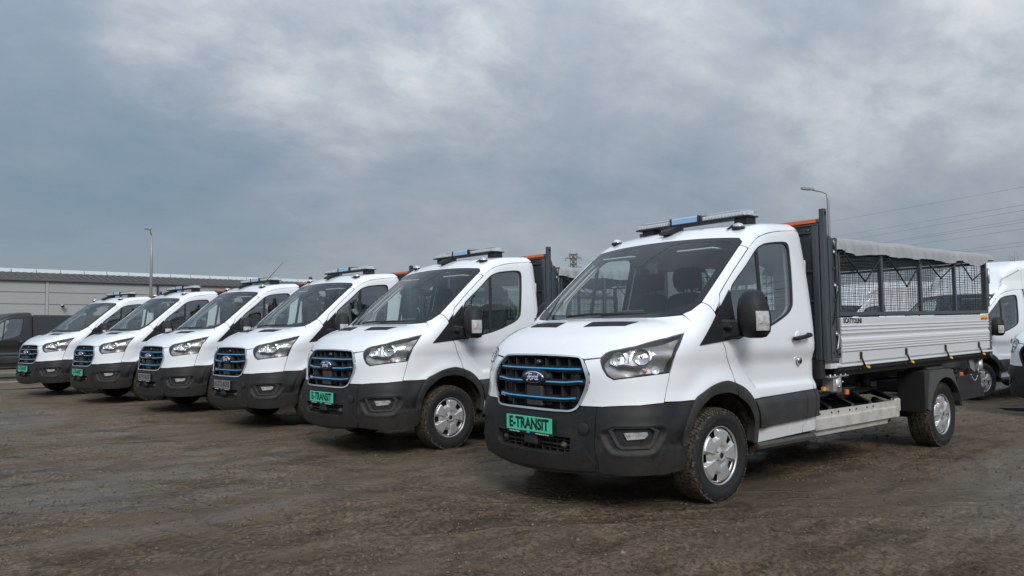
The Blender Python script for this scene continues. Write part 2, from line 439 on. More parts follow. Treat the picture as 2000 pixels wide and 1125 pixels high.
def shrink(pts, s):
    """scale an outline about its centre"""
    P = np.array(pts, float); c = P.mean(0); return [tuple(p) for p in c + (P - c) * s]

PCACHE = {}
DIRS = {'Y': (0, -1, 0), 'X': (-1, 0, 0), 'Z': (0, 0, -1), 'B': (1, 0, 0)}
def frame_of(dirn):
    if isinstance(dirn, str):
        d = np.array(DIRS[dirn], float)
    else:
        a, el = math.radians(dirn[0]), math.radians(dirn[1])        # looking from azimuth a, elevation el
        d = -np.array((math.cos(a) * math.cos(el), math.sin(a) * math.cos(el), math.sin(el)))
    if abs(d[2]) > .99: u = np.array((0., 1., 0.)); v = np.array((-1., 0., 0.))
    else:
        u = np.cross(d, (0, 0, 1)); u /= np.linalg.norm(u); v = np.cross(u, d)
    return d, u, v
def panel_mesh(outline, dirn='Y', holes=(), off=0.0, step=0.035, depth=0.014, rnd=0, gap=0.0):
    """A sheet that follows the body surface: outline/holes are 3D points on it (a 2D (x,z) pair is seen from the side)."""
    d, u, v = frame_of(dirn)
    def prep(o, rr=0):
        o = [(p[0], 0.97, p[1]) if len(p) == 2 else p for p in o]
        if rr: o = smooth_loop(o, rr)
        o = np.array(o, float); out = []
        for i in range(len(o)):
            a, b = o[i], o[(i + 1) % len(o)]; L = np.linalg.norm(b - a); k = max(1, int(L / step + .5))
            for j in range(k): out.append(a + (b - a) * j / k)
        return np.array(out)
    loops = [prep(outline, rnd if not isinstance(rnd, tuple) else rnd[0])] + [prep(h, rnd if not isinstance(rnd, tuple) else rnd[1]) for h in holes]
    loops = [snap(l) for l in loops]
    L2 = [np.stack([l @ u, l @ v], 1) for l in loops]
    lo, hi = L2[0].min(0), L2[0].max(0)
    gx, gy = np.meshgrid(np.arange(lo[0], hi[0], step), np.arange(lo[1], hi[1], step))
    gx = gx + (np.arange(gx.shape[0]) % 2)[:, None] * step / 2
    G = np.stack([gx.ravel(), gy.ravel()], 1)
    if len(G):
        m = inside(L2[0], G) & (segdist(L2[0], G) > step * .45)
        for h in L2[1:]: m &= ~inside(h, G) & (segdist(h, G) > step * .45)
        G = G[m]
    if len(G):
        O = G[:, :1] * u + G[:, 1:] * v - d * 6
        t0, t1, ns = {'Y': (4.8, 5.9, 30), 'Z': (3.2, 5.9, 60), 'X': (4.7, 7.0, 60)}.get(dirn, (4.2, 6.6, 70)) if isinstance(dirn, str) else (4.2, 6.6, 70)
        H = hit(O, d, t0, t1, ns)
        ok = ~np.isnan(H[:, 0]); G = G[ok]; H = H[ok]
    else: H = np.zeros((0, 3))
    V2 = np.concatenate(L2 + [G]); V3 = np.concatenate(loops + [H])
    edges = []; k0 = 0
    for l in L2:
        n = len(l); edges += [(k0 + i, k0 + (i + 1) % n) for i in range(n)]; k0 += n
    res = geometry.delaunay_2d_cdt([Vector(p) for p in V2], edges, [], 0, 1e-7)
    vo, fo, orig = res[0], res[2], res[3]
    P2 = np.array([tuple(p) for p in vo])
    idx = [o_[0] if len(o_) else -1 for o_ in orig]
    P3 = np.array([V3[i] if i >= 0 else (np.nan,) * 3 for i in idx])
    bad = np.isnan(P3[:, 0])
    if bad.any():
        for i in np.where(bad)[0]:
            P3[i] = V3[np.argmin(((V2 - P2[i]) ** 2).sum(1))]
    F = np.array([f for f in fo if len(f) == 3])
    C = P2[F].mean(1); m = inside(L2[0], C)
    for h in L2[1:]: m &= ~inside(h, C)
    F = F[m]
    N = grad(P3)
    if callable(off): offs = off(P3); P3 = P3 + N * offs[:, None]
    else: P3 = P3 + N * off
    a, b, c = P3[F[:, 0]], P3[F[:, 1]], P3[F[:, 2]]
    fn = np.cross(b - a, c - a); flip = (fn * N[F[:, 0]]).sum(1) < 0
    F[flip] = F[flip][:, ::-1]
    # skirt round every boundary edge
    cnt = {}
    for f in F:
        for i in range(3):
            e_ = (f[i], f[(i + 1) % 3]); k_ = (min(e_), max(e_)); cnt.setdefault(k_, []).append(e_)
    bd = [e_[0] for e_ in cnt.values() if len(e_) == 1]
    nv = len(P3); verts = [tuple(p) for p in P3]; faces = [tuple(map(int, f)) for f in F]; mp = {}
    for e_ in bd:
        for i in e_:
            if i not in mp:
                mp[i] = len(verts); verts.append(tuple(P3[i])); verts.append(tuple(P3[i] - N[i] * depth))
    for i, j in bd:
        a_, b_ = mp[i], mp[j]; faces.append((b_, a_, a_ + 1, b_ + 1))
    me = bpy.data.meshes.new('panel'); me.from_pydata(verts, [], faces)
    me.polygons.foreach_set('use_smooth', [True] * len(faces))
    if not callable(off):
        nn = [tuple(x_) for x_ in N] + [(0, 0, 0)] * (len(verts) - nv)
        me.normals_split_custom_set_from_vertices(nn)
    me.update()
    return me
def panel(name, outline, m, parent, dirn='Y', both=True, **k):
    """left-hand panel and its mirrored right-hand twin"""
    key = (name, len(outline), tuple(np.round(outline[0], 4)), tuple(np.round(outline[-1], 4)), str(dirn), both)
    pa, pb = parent if isinstance(parent, tuple) else (parent, parent)
    if key not in PCACHE:
        me = panel_mesh(outline, dirn, **k); me.materials.append(m)
        PCACHE[key] = (me, mirror_mesh(me) if both else None)
    ms = PCACHE[key]
    if ms[0].materials[0] != m:
        ms = tuple(x_.copy() if x_ else None for x_ in ms)
        for x_ in ms:
            if x_: x_.materials.clear(); x_.materials.append(m)
    a = link(name, ms[0], None, pa)
    if not both: return a
    b = link(name, ms[1], None, pb)
    return a, b
def sym(half):
    """half outline with y>=0 listed from the centre line out and back; returns the full symmetric loop"""
    return list(half) + [(p[0], -p[1], p[2]) for p in reversed(half) if abs(p[1]) > 1e-6]
LENSW = mat('indicator_lens', (0.62, 0.62, 0.63), 0.12, metal=0.3, coat=1.0, noise=(26, 0.8, (0.20, 0.19, 0.18)))
MUDDY = mat('muddy_liner', (0.012, 0.012, 0.012), 0.8, noise=(16, 0.9, (0.12, 0.095, 0.065)), bump=(40, 0.8))
def script_badge():
    """handwritten four-letter word drawn with rounded strokes (local x along, y up)"""
    S_ = [[(-.070, .016), (-.060, .024), (-.035, .026), (-.012, .022), (-.004, .027)],
          [(-.030, .024), (-.040, .006), (-.047, -.012), (-.056, -.022), (-.066, -.016)],
          [(-.058, .002), (-.040, .003), (-.026, .006)],
          [(-.016, .008), (-.026, .000), (-.026, -.012), (-.014, -.016), (-.004, -.006), (-.006, .006), (-.016, .008)],
          [(-.004, .004), (.008, .006), (.010, .000), (.004, -.016)],
          [(.010, -.002), (.020, .008), (.028, .006)],
          [(.052, .004), (.040, .008), (.030, -.002), (.030, -.014), (.042, -.014), (.052, .000)],
          [(.068, .028), (.060, .012), (.052, -.006), (.052, -.016), (.064, -.012)]]
    mb = MB()
    for s in S_:
        pts = [Vector((x * 1.05, y * 1.12, 0)) for x, y in s]; q = []
        for i in range(len(pts) - 1):
            p0, p1, p2, p3 = pts[max(i - 1, 0)], pts[i], pts[i + 1], pts[min(i + 2, len(pts) - 1)]
            for t in (0, .33, .66): q.append(.5 * ((2 * p1) + (p2 - p0) * t + (2 * p0 - 5 * p1 + 4 * p2 - p3) * t * t + (3 * p1 - p0 - 3 * p2 + p3) * t ** 3))
        q.append(pts[-1]); n = len(q); vs = []
        for i, p in enumerate(q):
            t = (q[min(i + 1, n - 1)] - q[max(i - 1, 0)]).normalized(); nn = Vector((-t.y, t.x, 0)) * .0034
            vs += [p + nn, p - nn]
        mb.add(vs + [v + Vector((0, 0, -.0006)) for v in vs], [(2 * i, 2 * i + 1, 2 * i + 3, 2 * i + 2) for i in range(n - 1)])
    return mb.mesh()
# ---------------------------------------------------------------- outlines on the cab body, metres; x forward, y left, z up, origin under the front axle
O_HEAD = [(.830,.608,1.106),(.862,.594,1.060),(.874,.624,1.003),(.867,.660,.955),(.849,.700,.929),(.537,.941,.976),(.522,.944,1.007),(.482,.954,1.106),(.343,.921,1.246),(.505,.885,1.212),(.703,.774,1.154),(.774,.694,1.133),(.808,.638,1.121)]
O_FASC = [(.889,.463,1.056),(.911,.533,.966),(.916,.538,.905),(.923,.522,.851),(.944,.468,.740),(.900,.637,.742),(.748,.849,.756),(.60,.938,.770),(.540,.945,.970),(.848,.701,.924),(.868,.656,.950),(.878,.620,1.003),(.866,.588,1.062),(.855,.588,1.070)]
WS_BOT = [(.36,0,1.370),(.354,.228,1.369),(.332,.37,1.368),(.285,.60,1.368),(.206,.804,1.382),(.163,.846,1.406)]
WS_SIDE = [(.059,.872,1.476),(-.199,.854,1.693),(-.549,.824,1.974),(-.574,.785,2.013)]
WS_TOP = [(-.545,.55,2.033),(-.515,.267,2.047),(-.505,0,2.052)]
WS = WS_BOT + WS_SIDE + WS_TOP
WS_IN = [(.305,0,1.415),(.30,.228,1.414),(.275,.37,1.414),(.225,.60,1.418),(.150,.745,1.432),(.105,.800,1.460),(.05,.818,1.50),(-.199,.800,1.700),(-.49,.772,1.935),(-.525,.730,1.975),(-.500,.50,1.996),(-.475,.20,2.008),(-.30,.085,1.860),(-.22,.060,1.800),(-.22,0,1.800)]
O_BON = [(.906,0,1.094),(.903,.14,1.094),(.890,.40,1.087),(.885,.455,1.067),(.850,.586,1.079),(.824,.608,1.112),(.802,.638,1.127),(.768,.694,1.139),(.697,.776,1.160),(.503,.888,1.218),(.343,.925,1.252),(.228,.893,1.331),(.212,.812,1.378),(.292,.60,1.362),(.340,.37,1.361),(.362,.228,1.361),(.368,0,1.362)]
O_FEND = [(.593,.94,.776),(.533,.945,.970),(.517,.944,1.007),(.477,.954,1.108),(.338,.921,1.249),(.223,.89,1.331),(.203,.807,1.387),(.158,.849,1.411),(.067,.877,1.470),(.043,.915,1.448),(.017,.95,1.394),(-.026,.978,1.182),(-.056,.98,1.134),(-.077,.978,1.064),(-.104,.973,1.017),(-.141,.976,.948),(-.150,.98,.87),(-.145,.992,.868),(-.03,.991,.890),(.116,.992,.869),(.248,.995,.822),(.345,.998,.776),(.464,.975,.774)]
DOOR_TOP = [(-1.300,.85,2.112),(-1.035,.862,2.088),(-.850,.868,2.057),(-.711,.869,2.014),(-.611,.874,1.956),(-.547,.879,1.908),(-.324,.896,1.729),(-.144,.912,1.572),(-.100,.918,1.530),(-.071,.938,1.47)]
O_DOOR = [(-.036,.978,1.180),(-.066,.98,1.134),(-.087,.978,1.064),(-.114,.973,1.017),(-.151,.976,.948),(-.160,.99,.87),(-.261,.995,.824),(-.368,1.0,.737),(-.80,.99,.748),(-1.292,.984,.764),(-1.295,.97,.95),(-1.298,.97,1.4),(-1.300,.93,1.8)] + DOOR_TOP
O_WIN = [(-.206,.927,1.573),(-.308,.919,1.660),(-.472,.910,1.783),(-.631,.895,1.918),(-.704,.892,1.951),(-.801,.888,1.979),(-1.079,.883,2.009),(-1.135,.886,1.990),(-1.145,.895,1.930),(-1.075,.953,1.486),(-1.052,.958,1.446),(-1.0,.962,1.401),(-.896,.966,1.355),(-.678,.973,1.280),(-.40,.977,1.222),(-.20,.97,1.20),(-.19,.95,1.40)]
O_APIL = [(.061,.875,1.476),(.036,.915,1.454),(.011,.95,1.400),(-.066,.938,1.478),(-.092,.918,1.538),(-.139,.912,1.580),(-.319,.896,1.737),(-.542,.879,1.916),(-.530,.86,1.930),(-.504,.832,1.938),(-.199,.857,1.690)]
O_ROOF = [(-.500,0,2.056),(-.510,.267,2.051),(-.541,.55,2.037),(-.571,.785,2.017),(-.550,.829,1.977),(-.510,.834,1.944),(-.536,.86,1.936),(-.556,.879,1.920),(-.615,.874,1.966),(-.711,.869,2.024),(-.85,.868,2.067),(-1.035,.862,2.098),(-1.33,.853,2.122)]
O_TRI = [(.242,.978,1.156),(.10,.965,1.290),(-.068,.945,1.449),(-.203,.927,1.572),(-.206,.947,1.463),(-.208,.965,1.345),(-.245,.977,1.205),(-.057,.978,1.183)]
FL_F_O = [(.345,.998,.776),(.248,.995,.822),(.116,.992,.869),(-.03,.991,.890),(-.147,.992,.868)]
FL_F = [(.462,.988,.569),(.425,.998,.660)] + FL_F_O + [(-.178,.99,.778),(-.090,.987,.803),(.010,.986,.807),(.143,.989,.790),(.258,.990,.730),(.343,.991,.655),(.385,.984,.56),(.400,.965,.46),(.455,.965,.46)]
FL_R = [(-.153,.992,.866),(-.261,.995,.821),(-.363,1.0,.733),(-.427,.998,.622),(-.465,.975,.50),(-.462,.960,.398),(-.411,.960,.397),(-.412,.974,.525),(-.369,.990,.628),(-.291,.992,.714),(-.186,.991,.772)]
BUMP_TOP = [(.98,.36,.686),(.963,.439,.698),(.946,.464,.730),(.941,.487,.734)]
O_BC = [(1.0,0,.679),(.99,.31,.684)] + BUMP_TOP + [(.915,.600,.736),(.94,.605,.617),(.945,.600,.47),(.930,.615,.344),(.925,.61,.290),(.96,.45,.262),(.985,.25,.245),(.99,0,.24)]
H_LG = [(.99,0,.515),(.99,.415,.512),(.99,.405,.423),(.99,.35,.397),(.99,0,.393)]
O_BK = [(.914,.604,.736),(.900,.637,.737),(.748,.849,.751),(.60,.937,.765),(.464,.975,.770),(.350,.998,.772),(.425,.997,.656),(.462,.985,.56),(.455,.965,.46),(.395,.960,.455),(.400,.955,.36),(.430,.94,.30),(.701,.865,.280),(.88,.68,.285),(.923,.613,.290),(.927,.619,.344),(.942,.604,.47),(.938,.609,.617)]
O_FOG = [(.911,.693,.592),(.893,.724,.612),(.690,.920,.617),(.650,.939,.580),(.686,.917,.491),(.713,.902,.463),(.862,.777,.459),(.882,.755,.475)]
O_FOG2 = [(.900,.722,.588),(.885,.742,.598),(.712,.905,.602),(.680,.922,.578),(.703,.908,.500),(.725,.893,.480),(.855,.785,.476),(.870,.767,.488)]
O_FLAMP = [(.854,.787,.569),(.728,.900,.573),(.722,.905,.55),(.745,.886,.529),(.837,.807,.521)]
CH_O = [(.90,0,1.092),(.90,.14,1.092),(.88,.395,1.085),(.885,.432,1.075),(.891,.462,1.052),(.911,.530,.966),(.916,.536,.905),(.923,.520,.851),(.946,.466,.738),(.963,.438,.702),(.980,.362,.686),(.98,0,.681)]
CH_I = [(.91,0,1.075),(.911,.150,1.075),(.895,.385,1.069),(.892,.415,1.062),(.900,.437,1.040),(.920,.495,.940),(.924,.500,.905),(.928,.487,.851),(.949,.440,.747),(.962,.415,.716),(.976,.356,.704),(.99,0,.703)]
MOULD = [(-.372,1.0,.728),(-.80,.99,.741),(-1.128,.984,.753),(-1.150,.984,.70),(-1.142,.972,.527),(-.80,.97,.518),(-.474,.975,.509),(-.450,.99,.58),(-.425,.997,.64)]
MOULD2 = [(-1.134,.984,.753),(-1.285,.984,.757),(-1.288,.984,.70),(-1.275,.972,.535),(-1.148,.972,.527),(-1.156,.984,.70)]
SILL = [(-.478,.974,.503),(-.80,.97,.513),(-1.128,.972,.521),(-1.124,.962,.412),(-.467,.960,.395)]
SILL2 = [(-1.134,.972,.521),(-1.375,.972,.529),(-1.37,.962,.418),(-1.130,.962,.412)]

def crv(pts, n=5):
    q = []; P_ = [np.array(p, float) for p in pts]
    for i in range(len(P_) - 1):
        p0, p1, p2, p3 = P_[max(i - 1, 0)], P_[i], P_[i + 1], P_[min(i + 2, len(P_) - 1)]
        for t in np.linspace(0, 1, n + 1)[:-1]: q.append(tuple(.5 * ((2 * p1) + (p2 - p0) * t + (2 * p0 - 5 * p1 + 4 * p2 - p3) * t * t + (3 * p1 - p0 - 3 * p2 + p3) * t ** 3)))
    return q + [tuple(P_[-1])]
O_FEND = O_FEND[:16] + crv(O_FEND[17:22]) + O_FEND[22:]
FL_F = crv(FL_F[:7]) + crv(FL_F[7:14]) + FL_F[14:]
FL_R = crv(FL_R[:6]) + crv(FL_R[6:])
O_DOOR = O_DOOR[:5] + crv(O_DOOR[5:8]) + O_DOOR[8:13] + crv(O_DOOR[13:])
O_WIN = smooth_loop(O_WIN, 2)
O_HEAD = smooth_loop(O_HEAD, 1)[:] if False else O_HEAD[:0] + crv(O_HEAD[0:5], 3) + O_HEAD[5:6] + crv(O_HEAD[6:9], 2) + crv(O_HEAD[9:13], 2)
CH_I = [tuple(np.array(a) * .68 + np.array(b) * .32) for a, b in zip(CH_I, CH_O)]
FOG_MID = [(.932,.636,.600),(.640,.945,.600),(.600,.952,.575),(.678,.918,.452),(.70,.905,.438),(.870,.765,.432),(.908,.706,.447)]
O_REFL = [(.846,.657,1.046),(.832,.649,1.081),(.805,.674,1.106),(.749,.748,1.125),(.669,.819,1.150),(.638,.857,1.140),(.636,.880,1.108),(.649,.883,1.073),(.676,.869,1.042),(.738,.820,1.027),(.782,.775,1.022),(.833,.698,1.027)]
XC = {}
def bsurf_x(y, z):
    """x of the nose at given y, z"""
    k_ = (round(y, 3), round(z, 3))
    if k_ not in XC: XC[k_] = float(hit(np.array([[1.2, y, z]]), np.array([[-1., 0, 0]]), 0, 1.2, 24)[0, 0])
    return XC[k_]
def sheet_between(pts_a, pts_b):
    mb = MB(); n = len(pts_a); mb.add(list(pts_a) + list(pts_b), [(i, i + 1, n + i + 1, n + i) for i in range(n - 1)], True); return mb

BLUE_BARS = []
def build_cab(root, paint=None, full=True, ev=True):
    """cab of the truck with nose, doors, glass, lamps and what is seen inside"""
    paint = paint or PAINT
    P = lambda *a, **k: panel(*a, **k)
    bon = P('bonnet', sym(O_BON), paint, root, 'Z', both=False, step=.035)
    VB_h = VB['high']
    if not VB_h:
        P('roof', sym(O_ROOF + [(-1.352, .83, 2.135)]), paint, root, 'Z', both=False, step=.045)
    fasc = P('front_wing_panel', O_FASC, paint, root, (35, 0), step=.025)
    fend = P('front_wing', O_FEND, paint, root, (60, 10), step=.03)
    P('a_pillar', O_APIL, paint, root, (60, 10), step=.03)
    dl, dr = P('door', O_DOOR, paint, root, 'Y', holes=[O_WIN], step=.03, depth=.03)
    dd = (dl, dr)
    P('window_seal', O_WIN, RUBBER, dd, 'Y', holes=[shrink(O_WIN, .955)], off=-.006, step=.03, depth=.02)
    P('window_glass', shrink(O_WIN, .957), SGLASS, dd, 'Y', off=-.014, step=.06, depth=.003)
    P('window_divider', [(-.628,.90,1.905),(-.664,.90,1.925),(-.60,.97,1.30),(-.600,.97,1.262),(-.565,.97,1.275)], RUBBER, dd, 'Y', off=-.007, step=.05, depth=.02)
    P('lower_door_panel', SILL, paint, dd, 'Y', off=.002, step=.05)
    chm = lambda Q: .006 + .018 * sstep(.756, .700, Q[:, 2]) if False else .006 + .018 * (1 - sstep(.695, .752, Q[:, 2]))
    P('side_moulding', MOULD, PLAST2, dd, 'Y', off=chm, step=.022, depth=.03)
    P('pillar_panel', [(-1.302,.984,.764),(-1.372,.975,.764),(-1.372,.97,1.0),(-1.372,.965,1.25),(-1.372,.937,1.63),(-1.372,.899,1.9),(-1.37,.845,2.10),(-1.306,.853,2.113),(-1.306,.93,1.8),(-1.304,.97,1.4),(-1.301,.97,.95)], paint, root, 'Y', step=.03, depth=.02)
    P('sill_panel', SILL2, paint, root, 'Y', off=.002, step=.05)
    P('side_moulding', MOULD2, PLAST2, root, 'Y', off=chm, step=.022, depth=.03)
    P('side_moulding', [(-1.296,.984,.758),(-1.376,.975,.762),(-1.379,.97,.70),(-1.379,.97,.538),(-1.285,.972,.535),(-1.299,.984,.70)], PLAST2, root, 'Y', off=chm, step=.022, depth=.03)
    P('sail_panel', O_TRI, PLAST, root, 'Y', off=.007, step=.03, depth=.02)
    P('wheel_arch_trim', FL_F, PLAST2, root, 'Y', off=.013, step=.025, depth=.07)
    P('wheel_arch_trim', FL_R, PLAST2, root, 'Y', off=.013, step=.025, depth=.07)
    # handle with finger bowl, lock
    hm = MB(); hm.tube([(-.985, .99, 1.185), (-1.0, 1.022, 1.190), (-1.10, 1.030, 1.203), (-1.20, 1.022, 1.216), (-1.215, .992, 1.220)], [.017, .018, .017, .019, .018], 10)
    me = hm.mesh(); a = link('door_handle', me, PLAST, dl); link('door_handle', mirror_mesh(me), PLAST, dr)
    bw = MB(); bw.lathe([(.052, 0), (.050, .004), (.035, .007), (0, .008)], 28, 'y', (-1.085, .9745, 1.200)); me = bw.mesh()
    link('handle_bowl', me, paint, dl); link('handle_bowl', mirror_mesh(me), paint, dr)
    lk = MB(); lk.lathe([(.031, 0), (.031, .012), (.024, .018), (.0, .018)], 24, 'y', (-1.105, .963, 1.004)); me = lk.mesh(); link('lock_ring', me, CHROME, dl)
    lk = MB(); lk.lathe([(.019, 0), (.019, .010), (.008, .014), (.0, .014)], 20, 'y', (-1.108, .974, 1.004)); me2 = lk.mesh(); link('lock_barrel', me2, GLOSSBK, dl)
    # glass
    inner = sym([(.305,0,1.415)] + WS_IN[1:])
    wsp = P('windscreen', inner, WGLASS, root, 'X', both=False, off=-.004, step=.06, depth=.004)
    P('windscreen_frit', sym(WS), FRIT, wsp, 'X', both=False, holes=[inner], off=-.003, step=.035, depth=.012)
    # vents on the bonnet
    for sg in (1, -1):
        IF, OF, OR, IR = (.594, .155), (.537, .535), (.427, .570), (.490, .155)
        fr = [(*IF, 1.3), (*OF, 1.3), (*OR, 1.33), (*IR, 1.33)]; fr = [(x_, sg * y_, z_) for x_, y_, z_ in fr]
        v_ = P('bonnet_vent', fr, PLAST, bon, 'Z', both=False, off=.003, step=.04, depth=.006)
        for k in range(4):
            t0, t1 = k / 4 + .012, (k + 1) / 4 - .012
            q = lambda A, B, t: (A[0] + (B[0] - A[0]) * t, sg * (A[1] + (B[1] - A[1]) * t), 1.3)
            def ins(p, c, s_=.90): return (c[0] + (p[0] - c[0]) * s_, c[1] + (p[1] - c[1]) * .985, p[2])
            c4 = [q(IF, OF, t0), q(IF, OF, t1), q(IR, OR, t1), q(IR, OR, t0)]; cc = np.mean(np.array(c4), 0)
            P('vent_mesh', [ins(p, cc) for p in c4], DARK, bon, 'Z', both=False, off=.0045, step=.05, depth=.002)
    # nose: chrome frame, grille
    GR = empty('grille'); GR.parent = root
    chf = lambda Q: .012 + 0 * Q[:, 0]
    P('grille_surround', sym(CH_O), CHROME if ev else PLAST, GR, 'X', both=False, holes=[sym(CH_I)], off=.010, step=.02, depth=.03, rnd=(1, 1))
    back = MB(); ys = np.linspace(-.53, .53, 13)
    def xs(y, z, o=0): return bsurf_x(float(y), float(z)) + o
    A_ = [(xs(y, 1.07, -.085), y, 1.085) for y in ys]; B_ = [(xs(y, .72, -.085), y, .69) for y in ys]
    sheet_between(A_, B_).build('grille_backing', DARK, GR)
    def hw(z):      # half width of the opening
        return float(np.interp(z, [.704, .716, .747, .851, .905, .94, 1.04, 1.062, 1.075], [.36, .415, .440, .487, .500, .495, .437, .41, .36]))
    def slat(z, y0, y1, h, front, deep, lift=0.0, n=14):
        mb = MB(); pr = []
        for y in np.linspace(y0, y1, n):
            zl = z + lift * sstep(.30, .46, abs(y)); x0 = xs(y, z, front)
            up_ = .012 if deep > .03 else -.002; pr.append([(x0, y, zl - h / 2), (x0 + .004, y, zl), (x0 - .002, y, zl + h / 2), (x0 - deep, y, zl + h / 2 + up_), (x0 - deep, y, zl - h / 2)])
        m_ = 5
        vs = [p for q_ in pr for p in q_]
        fs = [(i * m_ + k, i * m_ + (k + 1) % m_, (i + 1) * m_ + (k + 1) % m_, (i + 1) * m_ + k) for i in range(n - 1) for k in range(m_)]
        fs += [tuple(range(m_)), tuple(range((n - 1) * m_, n * m_))]
        return mb.add(vs, fs)
    ST = BLUE if ev else PLAST2
    for z, lift in ((.985, .003), (.890, .012), (.772, .012)):
        w_ = hw(z) - .004
        sl = slat(z, -w_, w_, .034, -.012, .065, lift).build('grille_slat', PLAST, GR)
        segs = {.985: [(-w_ + .02, w_ - .02)], .890: [(-w_ + .02, -.135), (.135, w_ - .02)], .772: [(-w_ + .03, -.098), (-.094, .094), (.098, w_ - .03)]}[z]
        for y0, y1 in segs: slat(z + .006, y0, y1, .012, -.004, .006, lift, 10).build('trim_strip', ST, sl)
    for y in np.arange(-.42, .43, .12):
        if abs(y) < .05: continue
        if hw(1.03) > abs(y): mb = MB(); mb.box((xs(y, 1.04, -.075), y - .003, 1.0), (xs(y, 1.04, -.028), y + .003, 1.066)); mb.build('grille_fin', PLAST2, GR)
    for z0, z1 in ((.905, .975), (.79, .875), (.705, .755)):
        for y in (-.41, -.27, .27, .41):
            if hw((z0 + z1) / 2) > abs(y) + .02: mb = MB(); mb.box((xs(y, z0, -.08), y - .005, z0), (xs(y, z0, -.035), y + .005, z1)); mb.build('grille_fin', PLAST2, GR)
    mb = MB()
    for sg in (-1, 1): mb = MB(); mb.box((xs(.36, .85, -.075), sg * .36 - .035, .71), (xs(.36, .85, -.045), sg * .36 + .035, .98), .01); mb.build('duct_cover', PLAST, GR)
    mb = MB(); mb.box((xs(.15, .85, -.07), -.155, .71), (xs(.15, .85, -.035), .155, .97), .015)
    mb.build('duct_cover', PLAST, GR)
    mb = MB(); mb.box((xs(.0, .8, -.05), -.088, .712), (xs(.0, .8, -.012), .088, .862), .008); mb.box((xs(0, .85, -.02), -.055, .838), (xs(0, .85, -.010), .055, .850)); mb.build('charge_flap', PLAST2, GR)
    mb = MB(); mb.lathe([(0, .018), (.016, .015), (.024, 0), (.024, -.03)], 20, 'x', (xs(0, 1.03, -.02), 0, 1.034)); mb.build('front_camera', GLOSSBK, GR)
    # oval badge on its mount
    def oval(rx, rz, x0, x1, ex=0):
        m_ = MB(); n = 40; pr = [(1, x0), (1, x1 - .003), (.97, x1), (0, x1 + .001)]
        vs = []; fs = []
        for k in range(n):
            w = 2 * PI * k / n
            for s_, X in pr: vs.append((X, rx * s_ * math.cos(w), .925 + rz * s_ * math.sin(w)))
        for k in range(n):
            for i in range(3): fs.append((k * 4 + i, k * 4 + i + 1, ((k + 1) % n) * 4 + i + 1, ((k + 1) % n) * 4 + i))
        return m_.add(vs, fs, True)
    bx = .985 if ev else .98
    m_ = oval(.150, .062, bx - .10, bx - .014); m_.build('badge_mount', PLAST, GR)
    rim = oval(.113, .0455, bx - .03, bx).build('badge_rim', CHROME, GR)
    oval(.107, .040, bx - .02, bx + .0018).build('badge', BADGE, GR)
    tm = script_badge(); tm.transform(place_mtx(0, (0, 1, 0), (0, 0, 1), (1, 0, 0), (bx + .0035, 0, .925))); link('badge_lettering', tm, WINK, GR)
    # bumper
    BU = empty('bumper'); BU.parent = root
    P('bumper_centre', sym(O_BC), PLAST, BU, 'X', both=False, holes=[sym(H_LG)], off=0, step=.03, depth=.05)
    apron = [(.99,0,.392),(.99,.352,.396),(.99,.407,.423),(.99,.417,.512),(.981,.466,.507),(.968,.529,.466),(.935,.600,.344),(.93,.597,.300),(.95,.45,.290),(.98,.25,.280),(.99,0,.278)]
    P('bumper_apron', sym(apron), PLAST, BU, 'X', both=False, off=.010, step=.03, depth=.02)
    d_, u_, v_ = frame_of((45, 0)); fm = np.array(smooth_loop(FOG_MID, 1)); fm2 = np.stack([fm @ u_, fm @ v_], 1)
    def scoop(Q):
        q = np.stack([Q @ u_, Q @ v_], 1); sd = segdist(fm2, q) * np.where(inside(fm2, q), -1, 1)
        lip = .011 * sstep(.478, .462, Q[:, 2]) * sstep(.72, .64, Q[:, 0])
        lip = .012 * (1 - sstep(.455, .478, Q[:, 2])) * (1 - sstep(.60, .66, Q[:, 0]))
        return -.020 * (1 - sstep(-.012, .012, sd)) + .006 * np.exp(-((sd - .016) / .012) ** 2) + lip
    P('bumper_corner', O_BK, PLAST, BU, (45, 0), holes=[O_FOG], off=scoop, step=.016, depth=.05)
    P('fog_lamp_frame', O_FOG, PLAST2, BU, (45, 0), holes=[O_FOG2], off=-.008, step=.02, depth=.035)
    P('fog_lamp_recess', O_FOG2, PLAST, BU, (45, 0), off=-.032, step=.03, depth=.01)
    P('fog_lamp', O_FLAMP, LENSW, BU, (45, 0), off=lambda Q: -.020 + .002 * np.sin(Q[:, 1] * 200), step=.010, depth=.006)
    P('fog_lamp_lens', O_FLAMP, CLEAR, BU, (45, 0), off=-.012, step=.03, depth=.012)
    for sg in (1, -1):
        mb = MB(); mb.lathe([(.013, 0), (.013, .006), (.0, .008)], 16, 'x', (0, 0, 0)); me = mb.mesh()
        o = link('parking_sensor', me, RUBBER, BU); o.location = (.800, sg * .795, .375); o.rotation_euler = (0, 0, sg * math.radians(46))
    mb = MB(); mb.box((.86, -.43, .385), (.90, .43, .52)); mb.build('lower_grille_backing', DARK, BU)
    mb = MB(); mb.tube([(.955, -.42, .452), (.975, -.2, .452), (.978, 0, .452), (.975, .2, .452), (.955, .42, .452)], .011, 6); mb.build('lower_grille_bar', PLAST, BU)
    mb = MB()
    for y in np.arange(-.40, .41, .08): mb.box((.90, y - .003, .39), (.965, y + .003, .515))
    mb.box((.90, -.42, .482), (.96, .42, .488)); mb.box((.90, -.40, .418), (.96, .40, .424))
    mb.build('lower_grille_fins', PLAST2, BU, kind='stuff')
